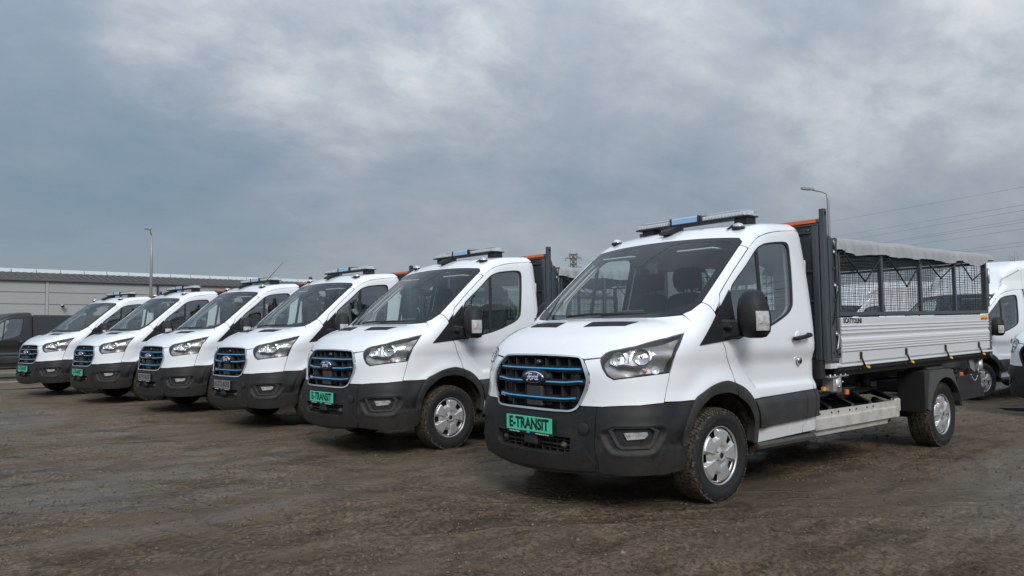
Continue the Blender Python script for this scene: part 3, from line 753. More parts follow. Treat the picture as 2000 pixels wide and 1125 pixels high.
    for sg in (1, -1):
        mb = MB(); mb.lathe([(0, .022), (.012, .022), (.013, .012), (.026, .010), (.027, 0), (.020, -.02)], 20, 'x', (.975, sg * .326, .452)); mb.build('tow_eye_cap', PLAST2, BU)
    mb = MB(); mb.box((.95, -.075, .43), (1.02, .075, .535), .012); mb.build('sensor_bracket', PLAST, BU)
    mb = MB(); mb.lathe([(.040, 0), (.040, .0025), (.037, .0035), (.0, .0035)], 24, 'x', (0, 0, 0)); me = mb.mesh(); o = link('tow_cover', me, RUBBER, BU); o.location = (.9735, .525, .585); o.rotation_euler = (0, 0, .24)
    # headlights
    mid = np.array([.70, .79, 1.07])
    for mir in (0, 1):
        H = empty('headlight'); H.parent = root; mm = (lambda me: mirror_mesh(me)) if mir else (lambda me: me)
        dn = (48, 5)
        link('lamp_housing', mm(panel_mesh(shrink(O_HEAD, .985), dn, off=lambda Q: -.05 - .02 * np.sin(Q[:, 2] * 31 + Q[:, 1] * 9), step=.022, depth=.002)), LAMPBK, H)
        wall = panel_mesh(O_HEAD, dn, holes=[shrink(O_HEAD, .965)], off=-.003, step=.03, depth=.07)
        link('lamp_bezel', mm(wall), RUBBER, H)
        link('lamp_lens', mm(panel_mesh(shrink(O_HEAD, .99), dn, off=.0015, step=.035, depth=.003)), CLEAR, H)
        link('reflector_pan', mm(panel_mesh(O_REFL, dn, off=lambda Q: -.028 - .006 * np.sin(Q[:, 1] * 120), step=.016, depth=.012)), REFLECT, H)
        for c, r in (((.778, .690, 1.066), .050), ((.688, .822, 1.082), .060)):
            nrm = Vector((.80, .58, .08)).normalized(); Q = nrm.to_track_quat('Z', 'Y').to_matrix().to_4x4()
            mb = MB(); pr = [(0 if a == 0 else r * math.sin(a), .004 + r * .28 * (1 - math.cos(a)) ) for a in np.linspace(0, PI / 2, 8)]
            mb.lathe(pr, 24, 'z'); me = mb.mesh(fix=False); me.transform(Matrix.Translation(c) @ Q); link('reflector_bowl', mm(me), CHROME, H)
            mb = MB(); mb.lathe([(0, .030), (.009, .028), (.012, .018), (.012, 0)], 16, 'z'); me = mb.mesh(); me.transform(Matrix.Translation(c) @ Q); link('bulb_shield', mm(me), CHROME, H)
        nrm = Vector((.80, .58, .08)).normalized(); Q = nrm.to_track_quat('Z', 'Y').to_matrix().to_4x4()
        mb = MB(); mb.prism([(-.004, -.045), (.004, -.045), (.018, .05), (.010, .05)], 'z', -.01, .024); me = mb.mesh(); me.transform(Matrix.Translation((.745, .752, 1.08)) @ Q @ Matrix.Rotation(0, 4, 'Z')); link('reflector_rib', mm(me), CHROME, H)
        # lower indicator: bright trough with amber bulb
        uu = Vector((-.72, .69, .03)).normalized(); nn = Vector((.69, .72, .05)).normalized(); vv = nn.cross(uu) * -1
        mt = place_mtx(0, tuple(uu), tuple(vv if vv.z > 0 else -vv), tuple(nn), (.715, .800, .975))
        mb = MB(); mb.add([(-.10, -.020, -.012), (.095, -.006, -.012), (.095, .020, -.03), (-.08, .010, -.03), (-.10, -.022, .004), (.095, -.008, .004)], [(0, 1, 2, 3), (0, 4, 5, 1)]); me = mb.mesh(fix=False); me.transform(mt); link('indicator_trough', mm(me), REFLECT, H)
        mb = MB(); mb.lathe([(0, .022), (.010, .018), (.013, 0)], 14, 'z', (.055, .006, .004)); me = mb.mesh(); me.transform(mt); link('indicator_bulb', mm(me), AMBER, H)
        mb = MB(); mb.lathe([(0, .002), (.018, .006), (.025, .016), (.028, .018)], 18, 'z', (.125, .012, 0)); me = mb.mesh(); me.transform(mt); link('indicator_bowl', mm(me), REFLECT, H)
        mb = MB(); mb.prism([(-.135, .055), (-.10, .062), (-.02, .045), (.06, .036), (.06, .026), (-.02, .033), (-.10, .046), (-.135, .040)], 'z', .0, .02); me = mb.mesh(); me.transform(mt); link('lamp_divider', mm(me), PLAST2, H)
    # door mirrors
    for mir in (0, 1):
        X = empty('door_mirror'); X.parent = root; mm = (lambda me: mirror_mesh(me)) if mir else (lambda me: me)
        secs = []   # (z, y inner, y outer, x front, x rear)
        rows = [(1.203, 1.10, 1.190, -.165, -.215), (1.212, 1.070, 1.225, -.125, -.225), (1.25, 1.040, 1.255, -.095, -.232), (1.33, 1.018, 1.262, -.080, -.235), (1.42, 1.018, 1.250, -.085, -.232), (1.49, 1.030, 1.230, -.100, -.228), (1.535, 1.055, 1.205, -.130, -.222), (1.555, 1.085, 1.180, -.16, -.212)]
        mb = MB(); n = 24; vs = []
        for z, y0, y1, xf, xr in rows:
            cy, ry = (y0 + y1) / 2, (y1 - y0) / 2
            for k in range(n):
                w = 2 * PI * k / n; cw, sw = math.cos(w), math.sin(w)
                e_ = 3.2; rr = (abs(cw) ** e_ + abs(sw) ** e_) ** (-1 / e_)
                yy = cy + ry * rr * cw; xx = (xr + (xf - xr) * (1 - .30 * abs(rr * cw) ** 2.5) * max(0, rr * sw)) if sw > 0 else xr
                if sw <= 0: xx = xr - .004 * 0
                vs.append((xx, yy, z))
        fs = [(i * n + k, i * n + (k + 1) % n, (i + 1) * n + (k + 1) % n, (i + 1) * n + k) for i in range(len(rows) - 1) for k in range(n)] + [tuple(range(n)), tuple(range((len(rows) - 1) * n, len(rows) * n))]
        mb.add(vs, fs, True); me = mb.mesh(); link('mirror_housing', mm(me), PLAST, X)
        mb = MB(); mb.box((-.238, 1.045, 1.24), (-.236, 1.235, 1.51), .001); link('mirror_glass', mm(mb.mesh()), CHROME, X)
        mb = MB(); rr_ = [(.960, -.02, -.27, 1.190, 1.345), (.985, -.04, -.265, 1.196, 1.342), (1.02, -.07, -.245, 1.208, 1.338), (1.07, -.09, -.225, 1.218, 1.334)]; vs = []
        for y_, xa, xb, za, zb in rr_:
            c_ = .014; vs += [(xa - c_, y_, za), (xa, y_, za + c_), (xa, y_, zb - c_), (xa - c_, y_, zb), (xb + c_, y_, zb), (xb, y_, zb - c_), (xb, y_, za + c_), (xb + c_, y_, za)]
        mb.add(vs, [(i * 8 + k, i * 8 + (k + 1) % 8, (i + 1) * 8 + (k + 1) % 8, (i + 1) * 8 + k) for i in range(3) for k in range(8)] + [tuple(range(8)), tuple(range(24, 32))])
        mb.box((-.03, .985, 1.268), (-.062, 1.06, 1.300), .01)
        link('mirror_arm', mm(mb.mesh()), PLAST, X)
        # clear indicator lens on the outer front corner
        mb = MB(); vs = []; zs = [1.258, 1.270, 1.31, 1.36, 1.390, 1.400]; m2 = 7
        for z in zs:
            k_ = math.sin(PI * (z - 1.25) / .16); yo = float(np.interp(z, [1.25, 1.33, 1.42], [1.256, 1.264, 1.252]))
            for i, t in enumerate(np.linspace(.34, 1, m2)):
                a_ = t * PI / 2 * 1.02
                yy = 1.180 + (yo + .004 - 1.180) * math.sin(a_); xx = -.205 + (.205 - .086) * math.cos(a_) * (.98 + .05 * k_)
                vs.append((xx + .004, yy, z))
        fs = [(i * m2 + k, i * m2 + k + 1, (i + 1) * m2 + k + 1, (i + 1) * m2 + k) for i in range(len(zs) - 1) for k in range(m2 - 1)]
        mb.add(vs, fs, True); me = mb.mesh(); link('indicator_lens', mm(me), LENSW, X)
        mb = MB(); mb.lathe([(0, .009), (.006, .006), (.008, 0), (.006, -.012)], 14, 'x', (-.125, 1.243, 1.312)); link('indicator_bulb', mm(mb.mesh()), AMBER, X)
    # wheel liners and inner dark shell
    n = 20
    for sg in (1, -1):
        mb = MB(); vs = []
        for k in range(n + 1):
            a_ = -.10 + (PI + .2) * k / n; x_, z_ = .455 * math.cos(a_), .346 + .455 * math.sin(a_)
            vs += [(x_, sg * .60, z_), (x_, sg * .965, z_)]
        mb.add(vs, [(2 * i, 2 * i + 1, 2 * i + 3, 2 * i + 2) for i in range(n)], True)
        vs = [(0, sg * .60, .346)] + [(.455 * math.cos(-.1 + (PI + .2) * k / n), sg * .60, .346 + .455 * math.sin(-.1 + (PI + .2) * k / n)) for k in range(n + 1)]
        mb.add(vs, [(0, k + 1, k + 2) for k in range(n)])
        mb.build('wheel_liner', MUDDY, root, fix=False)
    mb = MB(); mb.box((-1.33, -.90, .30), (-.47, .90, .80)); mb.box((-.47, -.58, .28), (.82, .58, 1.04)); mb.box((.47, -.80, .42), (.70, .80, .90)); mb.box((-.47, -.85, .82), (.50, .85, 1.10))
    mb.build('floor_pan', FRAME, root)
    # step under the door
    for sg in (1, -1):
        mb = MB(); mb.prism([(sg * .90, .335), (sg * .985, .345), (sg * .990, .372), (sg * .965, .392), (sg * .90, .395)], 'x', -.46, -1.30); mb.build('side_step', PLAST2, root)
    # ---- inside
    IN = empty('cab_interior'); IN.parent = root
    mb = MB(); ysd = np.linspace(-.84, .84, 15); vs = []
    prof = [(.34, 1.335), (.22, 1.335), (.05, 1.345), (-.05, 1.33), (-.15, 1.28), (-.20, 1.18), (-.17, .95), (-.10, .80)]
    for y in ysd:
        hump = .045 * math.exp(-((y - .42) / .20) ** 2)
        for i, (x_, z_) in enumerate(prof): vs.append((x_ - .16 * y * y, y, z_ + (hump if 2 <= i <= 5 else 0)))
    m_ = len(prof); mb.add(vs, [(i * m_ + k, i * m_ + k + 1, (i + 1) * m_ + k + 1, (i + 1) * m_ + k) for i in range(len(ysd) - 1) for k in range(m_ - 1)], True)
    mb.build('dashboard', DASH, IN, fix=False)
    mb = MB(); mb.box((-.14, -.14, 1.33), (-.10, .16, 1.44), .01); mb.build('centre_screen', GLOSSBK, IN)
    sw = MB(); R_s = .19; pts = [(R_s * math.cos(2 * PI * k / 24), R_s * math.sin(2 * PI * k / 24), 0) for k in range(25)]; sw.tube(pts, .016, 8, False)
    for a_ in (0, PI, -PI / 2): sw.tube([(0, 0, -.02), (R_s * math.cos(a_), R_s * math.sin(a_), 0)], .016, 6)
    sw.lathe([(0, .01), (.06, .004), (.07, -.03)], 18, 'z'); sw.cyl((0, 0, -.25), (0, 0, -.02), .03)
    me = sw.mesh(); me.transform(Matrix.Translation((-.34, .42, 1.27)) @ Matrix.Rotation(math.radians(-62), 4, 'Y')); link('steering_wheel', me, SEAT, IN)
    for y, w in ((.46, .25), (-.12, .22), (-.56, .22)):
        s_ = MB()
        rows = [(-.40, .92, 1.0), (-.42, 1.02, 1.05), (-.88, 1.00, 1.0), (-.99, 1.02, .9)]
        def cush(prof_, wd):
            vs = []; ws = [-1, -.9, -.5, 0, .5, .9, 1]
            for q in ws:
                sc = 1 - .25 * max(0, abs(q) - .85) / .15
                c_ = np.mean(np.array(prof_), 0)
                for (px_, pz_) in prof_: vs.append((c_[0] + (px_ - c_[0]) * sc, y + q * wd, c_[1] + (pz_ - c_[1]) * sc))
            k_ = len(prof_)
            s_.add(vs, [(i * k_ + j, i * k_ + (j + 1) % k_, (i + 1) * k_ + (j + 1) % k_, (i + 1) * k_ + j) for i in range(len(ws) - 1) for j in range(k_)] + [tuple(range(k_)), tuple(range((len(ws) - 1) * k_, len(ws) * k_))], True)
        cush([(-.42, .86), (-.38, .93), (-.42, 1.0), (-.60, 1.0), (-.90, .96), (-.94, .86)], w)
        cush([(-.90, .92), (-.86, 1.10), (-.92, 1.35), (-1.0, 1.58), (-1.05, 1.62), (-1.10, 1.58), (-1.06, 1.30), (-1.02, .92)], w)
        cush([(-1.02, 1.66), (-.99, 1.74), (-1.02, 1.84), (-1.07, 1.86), (-1.12, 1.80), (-1.11, 1.66)], .135)
        s_.cyl((-1.06, y - .05, 1.58), (-1.07, y - .05, 1.68), .008, 6); s_.cyl((-1.06, y + .05, 1.58), (-1.07, y + .05, 1.68), .008, 6)
        s_.build('seat', SEAT, IN)
    # rear wall with its window, lining of the doors and roof
    wall_o = [(-1.37, -.86, .60), (-1.37, .86, .60)]
    mb = MB()
    y0, y1, z0, z1 = -.62, .62, 1.42, 1.86
    for a_, b_ in (((-1.375, -.93, .55), (-1.345, .93, z0)), ((-1.375, -.80, z1), (-1.345, .80, 2.12)), ((-1.375, -.90, z0), (-1.345, y0, z1)), ((-1.375, y1, z0), (-1.345, .90, z1))): mb.box(a_, b_)
    mb.build('rear_wall', paint, root)
    mb = MB()
    for a_, b_ in (((-1.343, -.91, .90), (-1.325, .91, z0)), ((-1.343, -.78, z1), (-1.325, .78, 2.08)), ((-1.343, -.88, z0), (-1.325, y0, z1)), ((-1.343, y1, z0), (-1.325, .88, z1))): mb.box(a_, b_)
    mb.build('rear_lining', LINER, IN)
    mb = MB(); mb.box((-1.36, y0 - .01, z0 - .01), (-1.356, y1 + .01, z1 + .01)); mb.build('rear_window', SGLASS, root)
    dtrim = [(-.12,.978,1.180),(-.15,.976,.948),(-.30,1.0,.80),(-1.292,.984,.80),(-1.296,.97,1.4),(-1.300,.93,1.8)] + [(x_, y_, z_ - .01) for x_, y_, z_ in DOOR_TOP[:-2]] + [(-.16,.93,1.50)]
    P('door_lining', dtrim, LINER, IN, 'Y', holes=[shrink(O_WIN, 1.01)], off=-.055, step=.05, depth=.02)
    P('pillar_lining', O_APIL, LINER, IN, (60, 10), off=-.030, step=.05, depth=.02)
    P('headlining', sym([(-.53,0,2.05),(-.55,.40,2.04),(-.60,.77,1.99),(-.72,.80,2.02),(-1.33,.80,2.10)]), LINER, IN, 'Z', both=False, off=-.035, step=.08, depth=.01)
    mb = MB(); mb.prism([(-.42, 1.93), (-.30, 1.86), (-.26, 1.80), (-.33, 1.78), (-.47, 1.86)], 'y', -.06, .06); mb.box((-.36, -.12, 1.74), (-.33, .12, 1.81), .02); mb.build('camera_pod', SEAT, IN)
    for sg in (1, -1): mb = MB(); mb.box((-.60, sg * .25, 1.93), (-.44, sg * .62, 1.945), .005); mb.build('sun_visor', LINER, IN)
    # wipers
    for pts in ([(.315, -.58, 1.385), (.255, -.62, 1.430), (.17, -.66, 1.50), (.07, -.70, 1.585)], [(.335, -.30, 1.385), (.32, -.05, 1.396), (.315, .2, 1.398), (.29, .40, 1.402)], [(.335, .10, 1.39), (.318, .32, 1.400), (.285, .52, 1.405)]):
        P3 = snap(np.array(pts)); G_ = grad(P3); q_ = [tuple(p + g * .018) for p, g in zip(P3, G_)]
        mb = MB(); mb.tube(q_, [.011, .009, .007, .005][:len(q_)], 6); mb.build('wiper', RUBBER, root)
WB = 3.937
MUDG = mat('grey_mudguard_plastic', (.062, .064, .066), .45, noise=(5, .4, (.10, .095, .085)))
def tyre_mats():
    m = bpy.data.materials.new('tyre_rubber'); m.use_nodes = True; n = m.node_tree; b = n.nodes['Principled BSDF']
    t = n.nodes.new('ShaderNodeTexCoord'); s = n.nodes.new('ShaderNodeSeparateXYZ'); n.links.new(t.outputs['Object'], s.inputs[0])
    def mt(op, a, b_=None):
        k = n.nodes.new('ShaderNodeMath'); k.operation = op; k.use_clamp = False
        for i, v in enumerate((a, b_)):
            if v is None: continue
            if isinstance(v, (int, float)): k.inputs[i].default_value = v
            else: n.links.new(v, k.inputs[i])
        return k.outputs[0]
    r = mt('SQRT', mt('ADD', mt('MULTIPLY', s.outputs[0], s.outputs[0]), mt('MULTIPLY', s.outputs[2], s.outputs[2])))
    nz = n.nodes.new('ShaderNodeTexNoise'); nz.inputs['Scale'].default_value = 48; nz.inputs['Detail'].default_value = 6; n.links.new(t.outputs['Object'], nz.inputs['Vector'])
    # mud on the tread and shoulder, thinning out on the sidewall
    f = mt('ADD', mt('MULTIPLY', mt('SUBTRACT', r, .318), 28.0), mt('MULTIPLY', mt('SUBTRACT', nz.outputs['Fac'], .52), 5.5))
    f = mt('MINIMUM', mt('MAXIMUM', f, .03), .78)
    mx = n.nodes.new('ShaderNodeMix'); mx.data_type = 'RGBA'; n.links.new(f, mx.inputs[0])
    mx.inputs[6].default_value = (.012, .0135, .016, 1); mx.inputs[7].default_value = (.125, .098, .060, 1)
    n.links.new(mx.outputs[2], b.inputs['Base Color']); b.inputs['Roughness'].default_value = .72; b.inputs['Specular IOR Level'].default_value = .35
    bp = n.nodes.new('ShaderNodeBump'); bp.inputs['Strength'].default_value = .7; bp.inputs['Distance'].default_value = .006
    nz2 = n.nodes.new('ShaderNodeTexNoise'); nz2.inputs['Scale'].default_value = 60; n.links.new(t.outputs['Object'], nz2.inputs['Vector'])
    n.links.new(mt('MULTIPLY', nz2.outputs['Fac'], f), bp.inputs['Height']); n.links.new(bp.outputs[0], b.inputs['Normal'])
    return m
TYRE = tyre_mats()
def make_wheel_parts():
    """meshes for a wheel: axle along y, outer face towards +y, centre of the tyre at the origin"""
    R_ = .350
    mb = MB()
    prof = [(.212, -.100), (.222, -.112), (.26, -.120), (.305, -.118), (.330, -.104), (.340, -.088), (.3405, 0), (.340, .088), (.330, .104), (.318, .112), (.305, .118), (.285, .1205), (.262, .121), (.259, .1185), (.240, .1175), (.224, .112), (.214, .106), (.207, .094)]
    mb.lathe(prof, 64, 'y')
    tm = MB(); n = 84
    for k in range(n):
        a0 = 2 * PI * k / n
        for (y0, y1, sk, w_) in ((-.110, -.066, 1, .78), (-.060, -.022, -1, .72), (-.016, .016, 0, .80), (.022, .060, 1, .72), (.066, .110, -1, .78)):
            da = 2 * PI / n * w_; sh = 2 * PI / n * .35 * sk
            vs = []
            for (aa, yy) in ((0, y0), (0, y1), (da, y1), (da, y0)):
                a_ = a0 + aa + sh * (yy - y0) / .04 + (.5 * 2 * PI / n if abs(y0) > .05 else 0)
                for rr in (.338 - (.010 if abs(yy) > .1 else 0), .3465 - (.008 if abs(yy) > .1 else 0)): vs.append((rr * math.cos(a_), yy, rr * math.sin(a_)))
            tm.add(vs, [(1, 3, 5, 7), (0, 2, 3, 1), (2, 4, 5, 3), (4, 6, 7, 5), (6, 0, 1, 7)])
    # raised lettering panels and ribs on the sidewall
    sw = MB()
    for a0 in (.9, 2.6, 4.1, 5.6):
        vs = []; m_ = 9
        for i in range(m_):
            a_ = a0 + .42 * i / (m_ - 1)
            for rr in (.262, .292): vs.append((rr * math.cos(a_), .1225, rr * math.sin(a_)))
        sw.add(vs, [(2 * i, 2 * i + 1, 2 * i + 3, 2 * i + 2) for i in range(m_ - 1)], True)
    # pressed cover: five openings, five flat lobes
    cv = MB(); nr, na = 22, 150; vs = []
    def hgt(r, a):
        t = (a * 180 / PI - 69) % 72; t = min(t, 72 - t)                 # degrees from the centre of an opening
        base = .118 - .012 * (r / .205) ** 2 - .020 * sstep(.188, .206, r)
        lobe = .010 * sstep(.055, .085, r) * (1 - sstep(.180, .196, r)) * sstep(14, 19, t)
        pocket = -.020 * sstep(.118, .136, r) * (1 - sstep(.186, .196, r)) * (1 - sstep(12, 17, t))
        ridge = .004 * math.exp(-((t - 17.5) / 2.2) ** 2) * sstep(.06, .10, r) * (1 - sstep(.18, .195, r))
        hub = .012 * (1 - sstep(.040, .058, r))
        return float(base + lobe + pocket + ridge + hub - .012)
    rs = np.concatenate([np.linspace(.022, .12, 10), np.linspace(.125, .207, 14)])
    for i, r in enumerate(rs):
        for k in range(na):
            a_ = 2 * PI * k / na; vs.append((r * math.cos(a_), hgt(r, a_), r * math.sin(a_)))
    fs = []
    for i in range(len(rs) - 1):
        for k in range(na):
            rm = (rs[i] + rs[i + 1]) / 2; am = (k + .5) * 360 / na; t = (am - 69) % 72; t = min(t, 72 - t)
            if .140 < rm < .190 and t < 10.5: continue
            if .048 < rm < .058 and abs(t - 36) < 5: continue
            fs.append((i * na + k, i * na + (k + 1) % na, (i + 1) * na + (k + 1) % na, (i + 1) * na + k))
    cv.add(vs, fs, True)
    cv.lathe([(.207, .076), (.213, .088), (.214, .104), (.209, .108), (.205, .092)], 64, 'y')
    hb = MB(); hb.lathe([(.0, .110), (.026, .110), (.029, .108), (.029, .09)], 24, 'y')
    hr = MB(); hr.lathe([(.029, .106), (.031, .1185), (.037, .119), (.041, .110)], 28, 'y')
    rm = MB(); rm.lathe([(.0, .045), (.09, .050), (.14, .055), (.19, .04), (.205, .06), (.207, .094), (.207, -.10), (.205, -.10), (.0, -.10)], 32, 'y')
    return dict(tyre=(mb.mesh(fix=False), TYRE), tread=(tm.mesh(), TYRE), sidewall_lettering=(sw.mesh(), RUBBER), wheel_cover=(cv.mesh(fix=False), SILVER), hub_cap=(hb.mesh(), RUBBER), hub_ring=(hr.mesh(), SILVER), rim=(rm.mesh(), FRAME))
WP = make_wheel_parts()
def wheel(parent, x, sg, rot=0.0):
    w = empty('wheel'); w.parent = parent; w.location = (x, sg * .852, .346)
    w.rotation_euler = (0, rot, 0) if sg > 0 else (0, -rot, PI)
    for k, (me, m) in WP.items(): link(k, me, m, w, kind='stuff' if k in ('tread', 'sidewall_lettering') else None)
    return w

def bz(x): return .0155 * (-x - 1.62)
class TB(MB):
    """bed-mounted shapes: the load bed sits a little higher at the back"""
    def mesh(s, *a, **k):
        s.v = [(x, y, z + bz(x)) for x, y, z in s.v]; return MB.mesh(s, *a, **k)

def build_plate(root, text, m, gone=False):
    P_ = empty('number_plate'); P_.parent = root
    mb = MB(); mb.box((1.018, -.267, .506), (1.030, .267, .640), .004); mb.build('plate_holder', PLAST, P_)
    mb = MB(); mb.box((1.026, -.260, .526), (1.0325, .260, .636), .002); mb.build('plate_panel', m, P_)
    t = text_mesh(text, .112, .0006, 0, .0042, .84); t.transform(place_mtx(0, (0, 1, 0), (0, 0, 1), (1, 0, 0), (1.0332, 0, .581))); link('plate_lettering', t, INK, P_)
    t = text_mesh('Auto-Boss Bielsko', .0165, .0003); t.transform(place_mtx(0, (0, 1, 0), (0, 0, 1), (1, 0, 0), (1.0306, -.165, .5155))); link('dealer_lettering', t, WINK, P_)
    t = text_mesh('www.autoboss.com.pl', .0165, .0003); t.transform(place_mtx(0, (0, 1, 0), (0, 0, 1), (1, 0, 0), (1.0306, .150, .5155))); link('dealer_lettering', t, WINK, P_)
    mb = MB(); mb.lathe([(0, .001), (.013, .0005), (.013, -.002)], 20, 'x', (0, 0, 0)); me = mb.mesh(); me.transform(Matrix.Translation((1.0305, -.01, .516)) @ Matrix.Diagonal((1, 1.6, .6, 1))); link('dealer_emblem', me, BLUE, P_)
    return P_

def build_chassis(root):
    mb = MB()
    for sg in (1, -1):
        mb.box((-1.30, sg * .40, .57), (-5.15, sg * .47, .69)); 
    for x in (-1.5, -2.2, -2.9, -4.6, -5.1): mb.box((x, -.40, .60), (x - .08, .40, .68))
    mb.build('chassis_rail', FRAME, root)
    for sg in (1, -1):
        for a_, b_ in (((-2.72, sg * .472, .56), (-3.10, sg * .478, .665)), ((-3.10, sg * .472, .60), (-3.5, sg * .478, .70)), ((-2.15, sg * .472, .60), (-2.50, sg * .478, .665))): mb = MB(); mb.box(a_, b_); mb.build('frame_plate', GALV, root)
    mb = MB()
    for sg in (1, -1): mb.prism([(sg * .475, .640), (sg * .60, .640), (sg * .60, .648), (sg * .475, .648)], 'x', -1.4, -3.4)
    mb.build('frame_flange', STEEL, root)
    mb = MB(); mb.box((-1.38, -.86, .335), (-2.98, .86, .50), .02); mb.build('battery_pack', FRAME, root)
    # aluminium side rail with flange, bolts, lower lip
    for sg in (1, -1):
        mb = MB()
        mb.prism([(sg * .925, .398), (sg * .935, .398), (sg * .935, .488), (sg * .915, .498), (sg * .915, .556), (sg * .907, .556), (sg * .907, .490), (sg * .925, .482)], 'x', -1.395, -2.985)
        mb.prism([(sg * .86, .338), (sg * .90, .342), (sg * .905, .372), (sg * .93, .398), (sg * .86, .398)], 'x', -1.40, -2.80)
        mb.box((-2.95, sg * .86, .44), (-3.06, sg * .918, .57), .01)
        mb.build('battery_side_rail', ALUR, root)
        for x in (-1.50, -1.70, -1.823, -2.027, -2.15, -2.356, -2.478):
            mb = MB(); mb.cyl((x, sg * .914, .529), (x, sg * .922, .529), .010, 8, .007); mb.build('bolt', FRAME, root)
        for k, x in enumerate((-1.735, -2.144, -2.489, -3.0)):
            mb = MB(); y_in = sg * .46; y_out = sg * .90; xi = x - .46
            d_ = .055
            mb.add([(xi, y_in, .625), (xi + d_, y_in, .625), (x + d_, y_out, .575), (x, y_out, .575), (xi, y_in, .560), (xi + d_, y_in, .560), (x + d_, y_out, .545), (x, y_out, .545)], [(0, 1, 2, 3), (4, 5, 6, 7), (0, 1, 5, 4), (1, 2, 6, 5), (2, 3, 7, 6), (3, 0, 4, 7)])
            mb.build('battery_bracket', STEEL, root)
        mb = MB(); mb.box((-2.00, sg * .885, .665), (-2.055, sg * .905, .712), .004); mb.build('side_marker', AMBER, root)
        mb = MB(); mb.box((-4.63, sg * .885, .713), (-4.70, sg * .905, .760), .004); mb.build('side_marker', AMBER, root)
        mb = MB(); mb.box((-1.95, sg * .47, .70), (-2.03, sg * .89, .72)); mb.box((-1.88, sg * .86, .665), (-2.0, sg * .885, .72)); mb.box((-4.58, sg * .47, .745), (-4.68, sg * .89, .765)); mb.build('marker_bracket', FRAME, root)
    # rear axle, springs, mudguards
    mb = MB(); mb.cyl((-WB, -.80, .346), (-WB, .80, .346), .06, 12); mb.lathe([(0, -.2), (.12, -.12), (.15, 0), (.12, .12), (0, .2)], 16, 'y', (-WB, 0, .346))
    for sg in (1, -1): mb.tube([(-3.25, sg * .56, .52), (-3.6, sg * .56, .42), (-WB, sg * .56, .38), (-4.3, sg * .56, .45), (-4.65, sg * .56, .56)], .035, 6)
    mb.box((-2.9, -.30, .24), (-3.25, .30, .50), .03)
    mb.build('rear_axle', FRAME, root)
    mb = MB()
    for sg in (1, -1):
        mb.box((-2.92, sg * .80, .39), (-3.12, sg * .86, .42)); mb.cyl((-3.10, sg * .55, .66), (-3.10, sg * .55, .78), .05, 12)
    mb.build('bump_stop', FRAME, root)
    for sg in (1, -1):
        G_ = empty('rear_mudguard'); G_.parent = root
        arch = [(-WB + .415 * math.cos(a), .346 + .415 * math.sin(a)) for a in np.linspace(math.radians(12), math.radians(168), 22)]
        outer = [(-3.403, .442), (-3.430, .62), (-3.478, .800), (-3.545, .830), (-4.00, .830), (-4.068, .80), (-4.20, .60), (-4.283, .425)]
        poly = [(-3.403, .442)] + outer[1:] + [(-4.335, .400)] + arch[::-1]
        arch2 = [(-WB + .06 + .405 * math.cos(a), .346 + .40 * math.sin(a)) for a in np.linspace(math.radians(170), math.radians(10), 22)]
        poly = outer + arch2
        mb = MB(); ya, yb = sg * 1.035, sg * 1.015
        mb.prism(poly, 'y', ya, yb); me = mb.mesh(); link('mudguard_face', me, MUDG, G_)
        mb = MB(); vs = []
        for x_, z_ in outer: vs += [(x_, sg * 1.016, z_), (x_, sg * .76, z_)]
        mb.add(vs, [(2 * i, 2 * i + 1, 2 * i + 3, 2 * i + 2) for i in range(len(outer) - 1)])
        mb.prism([(sg * .78, .835), (sg * .98, .835), (sg * .95, .872), (sg * .80, .872)], 'x', -3.56, -3.98)
        mb.build('mudguard_top', MUDG, G_)
        mb = MB(); vs = []
        for x_, z_ in arch2: vs += [(x_, sg * 1.016, z_), (x_, sg * .74, z_)]
        mb.add(vs, [(2 * i, 2 * i + 1, 2 * i + 3, 2 * i + 2) for i in range(len(arch2) - 1)], True); mb.build('mudguard_liner', DARK, G_, fix=False)
        mb = MB(); mb.box((-3.355, sg * .76, .41), (-3.375, sg * 1.03, .82), .004); mb.build('mud_flap', DARK, G_)
    wheel(root, 0, 1, 0); wheel(root, 0, -1, .5); wheel(root, -WB, 1, .28); wheel(root, -WB, -1, 1.0)

